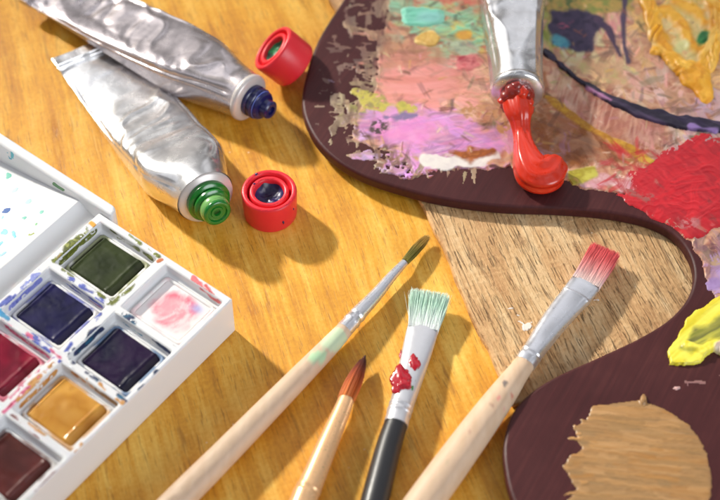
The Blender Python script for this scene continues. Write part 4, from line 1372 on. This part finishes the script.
wall_stain(PA, 0.6, 21.4, 11.9, 14.9, [([(9, 14.3), (14, 13.9), (19.5, 13.4)], [0.4, 1.3, 2.2], BLU, 0.28), ([(5, 12.8), (12, 12.6)], 0.7, BLU, 0.46), ([(15, 12.4), (20, 12.4)], 1.0, [(170, 110, 140)], 0.4)], 'blue streak', 44)
rim_stain((0, 300, 110, 370), [([(18, 336), (34, 344), (50, 352)], [5, 6, 4], BLU, 0.40), ([(0, 322), (10, 328)], 5, CRM, 0.4), ([(70, 358), (80, 353), (88, 346)], [3, 5, 4], NVY, 0.5),
                               ([(84, 345), (97, 330), (104, 325)], [6, 12, 7], NVY, 0.28), ([(90, 348), (100, 340)], 4, [(30, 130, 160)], 0.4), ([(36, 352), (52, 358)], 3, [(214, 110, 140)], 0.42), ([(74, 362), (90, 350), (106, 338), (112, 322)], 7, NVY, 0.46), ([(0, 328), (30, 342), (58, 360)], 4, BLU, 0.46)], 'navy and blue stains', 45)
wall_stain(2 * PA, 0.6, 21.4, 11.9, 14.9, [([(4, 13.0), (20, 13.2)], 2.2, CRM, 0.42), ([(14, 13.4), (19.5, 13.2)], 1.4, CRM, 0.32)], 'crimson stains', 46)
rim_stain((0, 355, 60, 420), [([(4, 412), (20, 396), (40, 376), (48, 368)], [3.5, 4, 3.5, 2.5], CRM, 0.30), ([(0, 402), (10, 394)], 3, [(226, 140, 170)], 0.36), ([(20, 400), (34, 388)], [7, 5], OCH, 0.38), ([(46, 380), (58, 372)], 4, OCH, 0.42)], 'crimson line with ochre stains', 47)
wall_stain(PA, PB + 0.6, 45.6, 11.9, 14.9, [([(PB + 14, 13.9), (PB + 20.3, 13.6)], [1.0, 2.4], NVY, 0.2), ([(PB + 3, 12.3), (PB + 16, 12.3)], 0.4, [(40, 130, 170)], 0.45)], 'dark teal streak', 48)
wall_stain(2 * PA, PB + 0.6, 45.6, 11.9, 14.9, [([(PB + 4, 13.8), (PB + 11, 13.6)], [1.6, 1.0], OCH, 0.42), ([(PB + 13, 13.4), (PB + 20.3, 13.4)], 2.2, [(150, 104, 34), (120, 84, 30), (190, 128, 48)], 0.26)], 'ochre streak', 49)
rim_stain((150, 255, 240, 350), [([(194, 280), (200, 284), (205, 291)], [6, 3, 4], [(226, 120, 124), (214, 90, 96)], 0.25), ([(206, 286), (209, 290), (211, 296)], [3, 4, 6], [(206, 84, 84)], 0.22), ([(232, 300), (235, 300)], 3, [(30, 110, 150)], 0.2),
                                 ([(140, 356), (158, 362), (170, 372)], 4, [(196, 204, 224)], 0.45)], 'coral pink spots on the rim', 50)
wall_stain(0, PB + 0.6, 45.6, 11.9, 14.9, [([(PB + 13, 14.2), (PB + 15, 13.9), (PB + 17, 13.2), (PB + 19, 13.6)], [1.6, 0.9, 1.2, 2.0], [(226, 120, 124), (206, 84, 84)], 0.2)], 'coral pink spots', 51)

def side_stain(v0, u0, u1, z0, z1, items, label, seed):
    """on a compartment wall facing across the box; items in (u, z) mm"""
    cv = Canvas(bx(u0, v0 + 0.03, z0), (UU[0], UU[1], 0), (0, 0, 1), int((u1 - u0) / 0.14), int((z1 - z0) / 0.14), 0.14, seed)
    cv.N = np.array([VV[0], VV[1], 0])
    cv.x, cv.y = cv.a + u0, cv.b + z0
    for pts, w, cols, dry in items:
        cv.line(pts, w, cols, soft=0.9, rag=0.8, ragsc=0.45, h=0.03, dry=max(dry - 0.07, 0.0), csc=0.4)
    cv.build('paint_stain', M_STAIN, box, thr=0.15, wash=(228, 228, 229), label=label)


side_stain(0, 0.4, 18, 11.9, 14.8, [([(3, 13.4), (16, 13.4)], 2.6, OLV, 0.42), ([(9, 14), (14, 13)], 2.4, OLV, 0.3)], 'olive green stains', 71)
side_stain(0, PA + 0.4, PA + 18, 11.9, 14.8, [([(PA + 4, 13.6), (PA + 15, 13.2)], 2.2, [(110, 116, 200), (140, 146, 214), (70, 80, 170)], 0.36)], 'violet stains', 72)
side_stain(PB, PA + 0.4, PA + 18, 11.9, 14.8, [([(PA + 6, 13.5), (PA + 15, 13.4)], 2.8, NVY, 0.3)], 'navy stains', 73)
side_stain(PB, 2 * PA + 0.4, 2 * PA + 18, 11.9, 14.8, [([(2 * PA + 3, 13.4), (2 * PA + 15, 13.2)], 2.2, OCH, 0.42)], 'ochre stains', 74)
side_stain(0, 2 * PA + 0.4, 2 * PA + 18, 11.9, 14.8, [([(2 * PA + 3, 13.4), (2 * PA + 15, 13.2)], 2.2, CRM, 0.42)], 'crimson stains', 75)

for (i, j, cols, nm, sd_) in ((0, 0, OLV, 'olive splashes round the green pan', 81), (1, 0, BLU, 'blue splashes round the indigo pan', 82), (2, 0, CRM, 'crimson splashes', 83),
                              (1, 1, NVY, 'navy splashes round the violet pan', 84), (2, 1, OCH, 'ochre splashes', 85), (3, 1, [(110, 50, 44), (140, 84, 74)], 'brown splashes', 86)):
    corners = [proj(np.array(bx(i * PA + a_, j * PB + b_, ZR))) for a_ in (-3, CU + 3) for b_ in (-3, CV + 3)]
    cv = Canvas.flat(min(c_[0] for c_ in corners), min(c_[1] for c_ in corners), max(c_[0] for c_ in corners), max(c_[1] for c_ in corners), ZR, 0.16, sd_)
    for q_ in range(15):
        side_ = rng.randrange(4)
        t_, off = rng.uniform(0, 1), rng.uniform(0.1, 1.7)
        dl = rng.uniform(0.5, 4.5)
        if side_ < 2:
            u0, v0 = t_ * CU, (-off if side_ == 0 else CV + off)
            u1, v1 = u0 + dl, v0 + rng.uniform(-0.5, 0.5)
        else:
            u0, v0 = (-off if side_ == 2 else CU + off), t_ * CV
            u1, v1 = u0 + rng.uniform(-0.5, 0.5), v0 + dl
        pa, pb = proj(np.array(bx(i * PA + u0, j * PB + v0, ZR))), proj(np.array(bx(i * PA + u1, j * PB + v1, ZR)))
        cv.line([tuple(map(float, pa)), tuple(map(float, pb))], rng.uniform(1.5, 5.0), cols, soft=3.2, rag=2.0, ragsc=0.4, h=0.035, dry=0.30, op=rng.uniform(0.5, 1.0), csc=0.4)
    cv.build('paint_stain', M_STAIN, box, thr=0.15, wash=(228, 228, 229), mask=rim_mask(cv), lift=0.012, label=nm)

# drops on the mixing floor: follow its slope
mv = np.array([p[0] for p in prof[2:18]]); mz = np.array([p[1] for p in prof[2:18]])
cv = Canvas(bx(-1.8, -60, 0), (UU[0], UU[1], 0), (VV[0], VV[1], 0), 240, 330, 0.15, 61)
vv_ = -60 + cv.b
hz = np.interp(vv_, mv, mz)
cv.P[..., 2] = hz
cv.x, cv.y = proj(cv.P)
cv.N = np.array([0, 0, 1.0])
TEAL, CYAN, GRN, COB = [(80, 176, 160), (130, 200, 180)], [(110, 200, 220), (150, 214, 230)], [(130, 190, 140)], [(14, 98, 176), (20, 84, 160)]
for (x, y, rx, ry, cols, dr) in ((8, 176, 4, 3, TEAL, 0.3), (6, 210.5, 5, 2.6, COB, 0), (15, 190, 4, 2, [(190, 214, 220)], 0.3), (28, 202, 4, 2, [(176, 220, 210)], 0.3), (42, 212, 3, 2, TEAL, 0.2),
                                 (4, 232, 4, 3, CYAN, 0.35), (14, 235, 2.4, 4, CYAN, 0.35), (2, 243, 4, 2, CYAN, 0.35), (32, 234, 5, 2, [(140, 160, 60), (170, 180, 90)], 0.4), (46, 204, 1, 1, GRN, 0),
                                 (24, 218, 2, 1.2, TEAL, 0.3), (2, 218, 2, 1, CYAN, 0), (20, 226, 1.4, 1, CYAN, 0), (3, 254, 3, 1.2, [(160, 210, 230)], 0.3), (36, 224, 1.2, 0.8, GRN, 0)):
    cv.ell(x, y, rx, ry, cols, rot=-25, soft=1.2, rag=1.6, ragsc=0.6, h=0.03, dry=dr)
o = cv.build('paint_drop', M_STAIN, box, lift=0.03, label='blue and teal paint drops on the mixing tray')
# marks on the inner face of the far wall
O = bx(-2.38, -58, 8)
cv = Canvas(O, (VV[0], VV[1], 0), (0, 0, 1), 380, 60, 0.15, 62)
cv.N = np.array([UU[0], UU[1], 0])
cv.ell(11, 155, 5, 3.4, [(90, 186, 200), (60, 160, 190)], rot=35, soft=1.4, rag=4, ragsc=0.6, h=0.03, dry=0.42)
cv.line([(54, 184), (64, 190)], [3.4, 3], [(70, 128, 84), (90, 140, 80)], soft=1.0, rag=1.2, h=0.03)
cv.build('paint_drop', M_STAIN, box, lift=0.03, label='green and cyan marks on the wall of the mixing tray')


# ------------------------------------------------------------------ brushes
def path3(pts, n=8):
    """(px, py, z, half-width, half-height) through which a brush part runs"""
    return catmull([np.array(list(at(x, y, z)) + [a_, b_]) for x, y, z, a_, b_ in pts], n)


def strands(base, tip, count, spread_base, spread_tip, root_r, cols, seed, converge=False, jit=0.3, flat=1.0, ragged=0.0):
    """hair by hair: base/tip = (centre, side vector, up vector); spreads = (half-width, half-height)"""
    rg = random.Random(seed)
    V, Fc, cl = [], [], []
    (b, sb, ub), (t, st, ut) = base, tip
    for i in range(count):
        while True:
            p, q = rg.uniform(-1, 1), rg.uniform(-1, 1)
            if flat > 1.5 or p * p + q * q <= 1:
                break
        p0 = b + sb * (p * spread_base[0]) + ub * (q * spread_base[1])
        jx, jy = rg.gauss(0, jit), rg.gauss(0, jit * 0.5)
        p1 = t + st * (p * spread_tip[0] + jx) + ut * (q * spread_tip[1] + jy)
        ln = (p1 - p0)
        if converge:
            shorten = 1 - (abs(p) + abs(q)) * 0.10 - rg.random() * 0.10
        else:
            shorten = 1 - ragged * rg.random() ** 1.5
        S = 7
        cshade = rg.uniform(0.7, 1.2)
        bow = (sb * p + ub * q)
        for s_ in range(S):
            f = s_ / (S - 1) * shorten
            c_ = p0 + ln * f
            if converge:
                c_ = c_ + bow * (math.sin(math.pi * min(f, 1)) * spread_base[0] * 0.42)
            r_ = root_r * (1 - 0.75 * (s_ / (S - 1)) ** 2)
            d_ = ln.normalized()
            x_ = d_.orthogonal().normalized(); y_ = d_.cross(x_)
            for j in range(3):
                a_ = 2 * math.pi * j / 3
                V.append(c_ + x_ * (r_ * math.cos(a_)) + y_ * (r_ * math.sin(a_)))
                ff = f * (len(cols) - 1)
                kk = min(int(ff), len(cols) - 2)
                cl.append((lin(cols[kk]) * (1 - ff + kk) + lin(cols[kk + 1]) * (ff - kk)) * cshade)
            if s_:
                o_ = len(V) - 6
                for j in range(3):
                    q_ = (j + 1) % 3
                    Fc.append((o_ + j, o_ + q_, o_ + 3 + q_, o_ + 3 + j))
    return V, np.array(Fc), np.array(cl)


def wood_cols(V, seed, base, stains=()):
    """pale turned wood with faint grain and blots of paint"""
    P = np.asarray(V, float)
    x, y = proj(P)
    f = fbm(P[:, 0] * 0.9 + P[:, 1] * 0.05, P[:, 2] * 0.8 + P[:, 1] * 0.05, seed, 3)[:, None]
    c = lin(base[0]) * (1 - f) + lin(base[1]) * f
    for (sx, sy, rx, ry, col, thr) in stains:
        g_ = np.exp(-(((x - sx) / rx) ** 2 + ((y - sy) / ry) ** 2))
        m_ = sst(thr, thr + 0.14, g_ * (0.45 + fbm(x * 0.14, y * 0.14, seed + 7, 4, 0.65)))[:, None]
        c = c * (1 - m_) + lin(col) * m_
    return c


def dirs(p0, p1):
    a_ = (p1 - p0).normalized()
    s_ = a_.cross(Vector((0, 0, 1))).normalized()
    return a_, s_, s_.cross(a_).normalized()


# round brush with olive tip
root = empty('round_brush', 'round paintbrush with olive tip, silver ferrule and mint stained pale wooden handle', 'paintbrush', at(300, 375, 0), 'artist brushes lying on the table')
h = path3([(345.5, 328.5, 4.0, 2.35, 2.35), (338, 337, 3.9, 2.6, 2.6), (318, 358, 3.9, 2.95, 2.95), (268, 409, 4.2, 3.4, 3.4), (222, 456, 4.3, 3.7, 3.7), (178, 500, 4.4, 3.9, 3.9), (90, 588, 4.2, 3.7, 3.7), (-60, 740, 3.4, 2.2, 2.2)], 12)
V, Fc = sweep(h[:, :3], h[:, 3], h[:, 4], m=28)
mesh('handle', V, Fc, M_HANDLE, root, col=wood_cols(V, 3, [(214, 188, 162), (192, 162, 134)],
     [(334, 340, 16, 14, (190, 206, 172), 0.40), (318, 357, 14, 10, (172, 204, 164), 0.5), (283, 386, 3, 2.4, (110, 90, 84), 0.5), (256, 424, 2, 2, (150, 130, 110), 0.5)]))
f = path3([(404.5, 262.5, 3.3, 1.15, 1.15), (392, 276, 3.5, 1.5, 1.5), (376, 295, 3.7, 1.9, 1.9), (360, 312, 3.9, 2.25, 2.25), (357.5, 315, 3.9, 2.4, 2.4), (355, 317.5, 3.9, 2.25, 2.25), (352, 321, 4.0, 2.5, 2.5), (349.5, 324, 4.0, 2.4, 2.4), (344, 330, 4.0, 2.5, 2.5)], 5)
V, Fc = sweep(f[:, :3], f[:, 3], f[:, 4], m=32)
mesh('ferrule', V, Fc, M_FERRULE, root, angle=60)
p0, p1 = at(405, 262, 3.3), at(430, 234, 2.3)
a_, s_, u_ = dirs(p0, p1)
V, Fc, cl = strands((p0, s_, u_), (p1, s_, u_), 420, (1.1, 1.1), (0.35, 0.35), 0.13, [(132, 120, 40), (112, 104, 32), (172, 134, 56), (200, 156, 80)], 5, converge=True, jit=0.4)
mesh('bristles', V, Fc, M_HAIR, root, col=cl)

# pointed sable brush
root = empty('pointed_brush', 'pointed sable paintbrush with rusty tip and copper ferrule', 'paintbrush', at(320, 450, 0), 'artist brushes lying on the table')
f = path3([(346.5, 399, 4.2, 2.15, 2.15), (340, 415, 4.2, 2.4, 2.4), (325, 450, 4.2, 2.85, 2.85), (310, 486, 4.2, 3.2, 3.2), (308.5, 489, 4.2, 3.45, 3.45), (307, 492, 4.2, 3.25, 3.25), (305.5, 495, 4.2, 3.45, 3.45), (302, 503, 4.2, 3.3, 3.3), (292, 527, 4.2, 3.3, 3.3)], 6)
V, Fc = sweep(f[:, :3], f[:, 3], f[:, 4], m=36)
mesh('ferrule', V, Fc, M_COPPER, root, angle=60)
h = path3([(293, 525, 4.2, 3.1, 3.1), (280, 556, 4.6, 4.0, 4.0), (240, 650, 4.6, 3.8, 3.8), (180, 790, 4.0, 2.2, 2.2)], 10)
V, Fc = sweep(h[:, :3], h[:, 3], h[:, 4], m=28)
mesh('handle', V, Fc, M_HANDLE, root, col=wood_cols(V, 9, [(222, 190, 150), (200, 164, 120)]))
p0, p1 = at(346, 400, 4.2), at(366, 354, 3.0)
a_, s_, u_ = dirs(p0, p1)
V, Fc, cl = strands((p0, s_, u_), (p1, s_, u_), 760, (2.3, 2.3), (0.05, 0.05), 0.14, [(222, 124, 52), (208, 104, 42), (176, 78, 38), (110, 50, 38), (76, 40, 40)], 6, converge=True, jit=0.10)
mesh('bristles', V, Fc, M_HAIR, root, col=cl)

# flat brush, mint hair
root = empty('flat_brush', 'flat paintbrush with mint green hair and black handle, red drops on its ferrule', 'paintbrush', at(395, 420, 0), 'artist brushes lying on the table')
f = path3([(423, 328, 3.4, 4.35, 1.4), (421, 336, 3.4, 4.4, 1.7), (414, 362, 3.6, 4.0, 2.4), (406, 390, 3.9, 3.5, 3.0), (402, 404, 4.0, 3.25, 3.2), (401, 407, 4.0, 3.4, 3.4), (400, 410, 4.0, 3.2, 3.2), (399, 413, 4.0, 3.4, 3.4), (398.2, 416, 4.0, 3.2, 3.2), (395.8, 425, 4.0, 3.3, 3.3)], 5)
V, Fc = sweep(f[:, :3], f[:, 3], f[:, 4], m=40, power=2.3)
fer = mesh('ferrule', V, Fc, M_FERRULE_W, root, angle=60)
h = path3([(396.2, 423.5, 4.0, 3.15, 3.15), (388, 449, 4.0, 3.4, 3.4), (375, 500, 4.1, 3.7, 3.7), (355, 575, 4.1, 3.7, 3.7), (310, 750, 3.4, 2.0, 2.0)], 10)
V, Fc = sweep(h[:, :3], h[:, 3], h[:, 4], m=28)
mesh('handle', V, Fc, M_BLACK, root)
p0, p1 = at(423, 330, 3.4), at(430.5, 292, 4.6)
a_, s_, u_ = dirs(p0, p1)
V, Fc, cl = strands((p0, s_, u_), (p1, s_, u_), 2600, (4.2, 1.3), (5.2, 1.3), 0.095, [(246, 250, 246), (228, 246, 234), (206, 242, 220), (226, 248, 234)], 7, flat=2, jit=0.55, ragged=0.30)
mesh('bristles', V, Fc, M_HAIR, root, col=cl)
# stray hairs at the left corner
V, Fc, cl = strands((at(411, 318, 4.0), s_, u_), (at(407, 292, 4.6), s_, u_), 5, (0.7, 0.4), (1.2, 0.3), 0.07, [(200, 220, 205), (214, 226, 214)], 17, flat=2, jit=0.5)
mesh('stray_hair', V, Fc, M_HAIR, root, col=cl)


def drop(center, r, mat, parent, name, seed, squash=(1, 1, 0.5), nrm=Vector((0, 0, 1))):
    bm = bmesh.new()
    bmesh.ops.create_icosphere(bm, subdivisions=3, radius=1)
    V = []
    for v_ in bm.verts:
        f_ = float(fbm(np.array(v_.co.x * 1.6 + seed), np.array(v_.co.y * 1.6 + v_.co.z), seed, 3))
        q_ = v_.co * r * (0.35 + 1.25 * f_)
        V.append(Vector((q_.x * squash[0], q_.y * squash[1], q_.z * squash[2])) + center)
    Fc = [[v_.index for v_ in f.verts] for f in bm.faces]
    bm.free()
    return mesh(name, V, Fc, mat, parent)


M_CRIM = plain('crimson_drop', (170, 14, 34), 0.25, coat=0.6)
M_GDROP = plain('green_drop', (52, 128, 66), 0.3, coat=0.4)
for (x, y, z, r, mt, sq) in ((397, 381, 6.2, 1.6, M_CRIM, (0.8, 1.3, 0.4)), (403, 372, 6.2, 1.4, M_CRIM, (1.2, 0.7, 0.4)), (407, 380, 6.6, 1.3, M_CRIM, (0.7, 1.2, 0.5)), (396, 388, 6.0, 1.2, M_CRIM, (0.9, 0.7, 0.4)), (405, 390, 6.6, 1.0, M_CRIM, (0.6, 1.3, 0.4)), (417, 360, 5.8, 1.0, M_CRIM, (0.7, 1.2, 0.4)), (401, 377, 6.5, 2.5, M_CRIM, (0.9, 1.2, 0.5)), (399, 386, 6.6, 2.3, M_CRIM, (0.9, 1.0, 0.5)), (404, 384, 6.9, 2.0, M_CRIM, (1, 0.9, 0.5)), (414, 364, 6.0, 1.6, M_CRIM, (0.9, 1.5, 0.4)),
                             (411, 367, 6.0, 1.1, M_CRIM, (0.8, 1.3, 0.5)), (401, 355, 4.2, 1.1, M_CRIM, (0.5, 1.2, 0.5)), (419, 358, 5.4, 0.9, M_GDROP, (1.3, 0.7, 0.5)), (412, 379, 6.1, 1.3, M_GDROP, (0.8, 1.0, 0.4)),
                             (410, 387, 6.5, 0.9, M_GDROP, (0.8, 1.2, 0.4)), (422, 355, 5.0, 0.7, M_GDROP, (1.2, 0.8, 0.5))):
    drop(at(x, y, z + 0.05), r, mt, root, 'paint_drop', int(x + y), (sq[0] * 1.1, sq[1] * 1.1, sq[2] * 0.55))

# flat brush, red hair
root = empty('flat_brush', 'flat paintbrush with red tipped hair, silver ferrule and stained pale wooden handle', 'paintbrush', at(500, 400, 0), 'artist brushes lying on the table')
f = path3([(586, 283, 7.0, 4.3, 1.15), (583, 287, 7.0, 4.4, 1.4), (577.5, 294, 7.0, 4.35, 1.5), (576.6, 295.2, 7.0, 4.35, 1.55), (575.6, 296.5, 7.0, 4.4, 2.1), (573.5, 299, 7.0, 4.2, 2.1), (566, 307.5, 7.0, 4.05, 2.15), (552, 325, 7.0, 3.65, 2.5), (540, 342, 6.9, 3.2, 2.7), (533, 352, 7.2, 2.95, 2.75), (531.5, 354, 7.2, 3.1, 2.9), (530, 356, 7.1, 2.9, 2.75),
           (528, 359, 7.1, 3.05, 2.9), (524.5, 364, 7.0, 2.95, 2.85)], 5)
V, Fc = sweep(f[:, :3], f[:, 3], f[:, 4], m=40, power=2.6)
mesh('ferrule', V, Fc, M_FERRULE, root, angle=35)
h = path3([(526, 362, 7.0, 2.85, 2.75), (517, 374, 6.8, 3.1, 3.1), (505, 391, 6.5, 3.7, 3.7), (486, 417, 6.2, 4.25, 4.25), (462, 450, 5.9, 4.6, 4.6), (425, 501, 5.4, 4.8, 4.8), (350, 605, 4.6, 4.4, 4.4), (230, 770, 3.6, 2.4, 2.4)], 12)
V, Fc = sweep(h[:, :3], h[:, 3], h[:, 4], m=32)
mesh('handle', V, Fc, M_HANDLE, root, col=wood_cols(V, 13, [(220, 192, 164), (200, 166, 134)],
     [(505, 383, 4, 4, (120, 106, 100), 0.55), (499, 398, 3, 3, (206, 130, 120), 0.55), (512, 396, 2.5, 3.5, (196, 120, 100), 0.5), (492, 405, 3, 3, (170, 130, 110), 0.6), (504, 408, 2, 3, (210, 150, 140), 0.55), (470, 432, 3, 2, (190, 150, 130), 0.6), (449, 462, 4, 2, (190, 168, 140), 0.6)]))
p0, p1 = at(585.5, 284, 7.0), at(606.5, 249, 6.2)
a_, s_, u_ = dirs(p0, p1)
V, Fc, cl = strands((p0, s_, u_), (p1, s_, u_), 2600, (4.1, 1.1), (4.2, 1.0), 0.10, [(244, 220, 212), (244, 170, 166), (244, 110, 112), (246, 98, 102)], 8, flat=2, jit=0.35, ragged=0.2)
mesh('bristles', V, Fc, M_HAIR, root, col=cl)
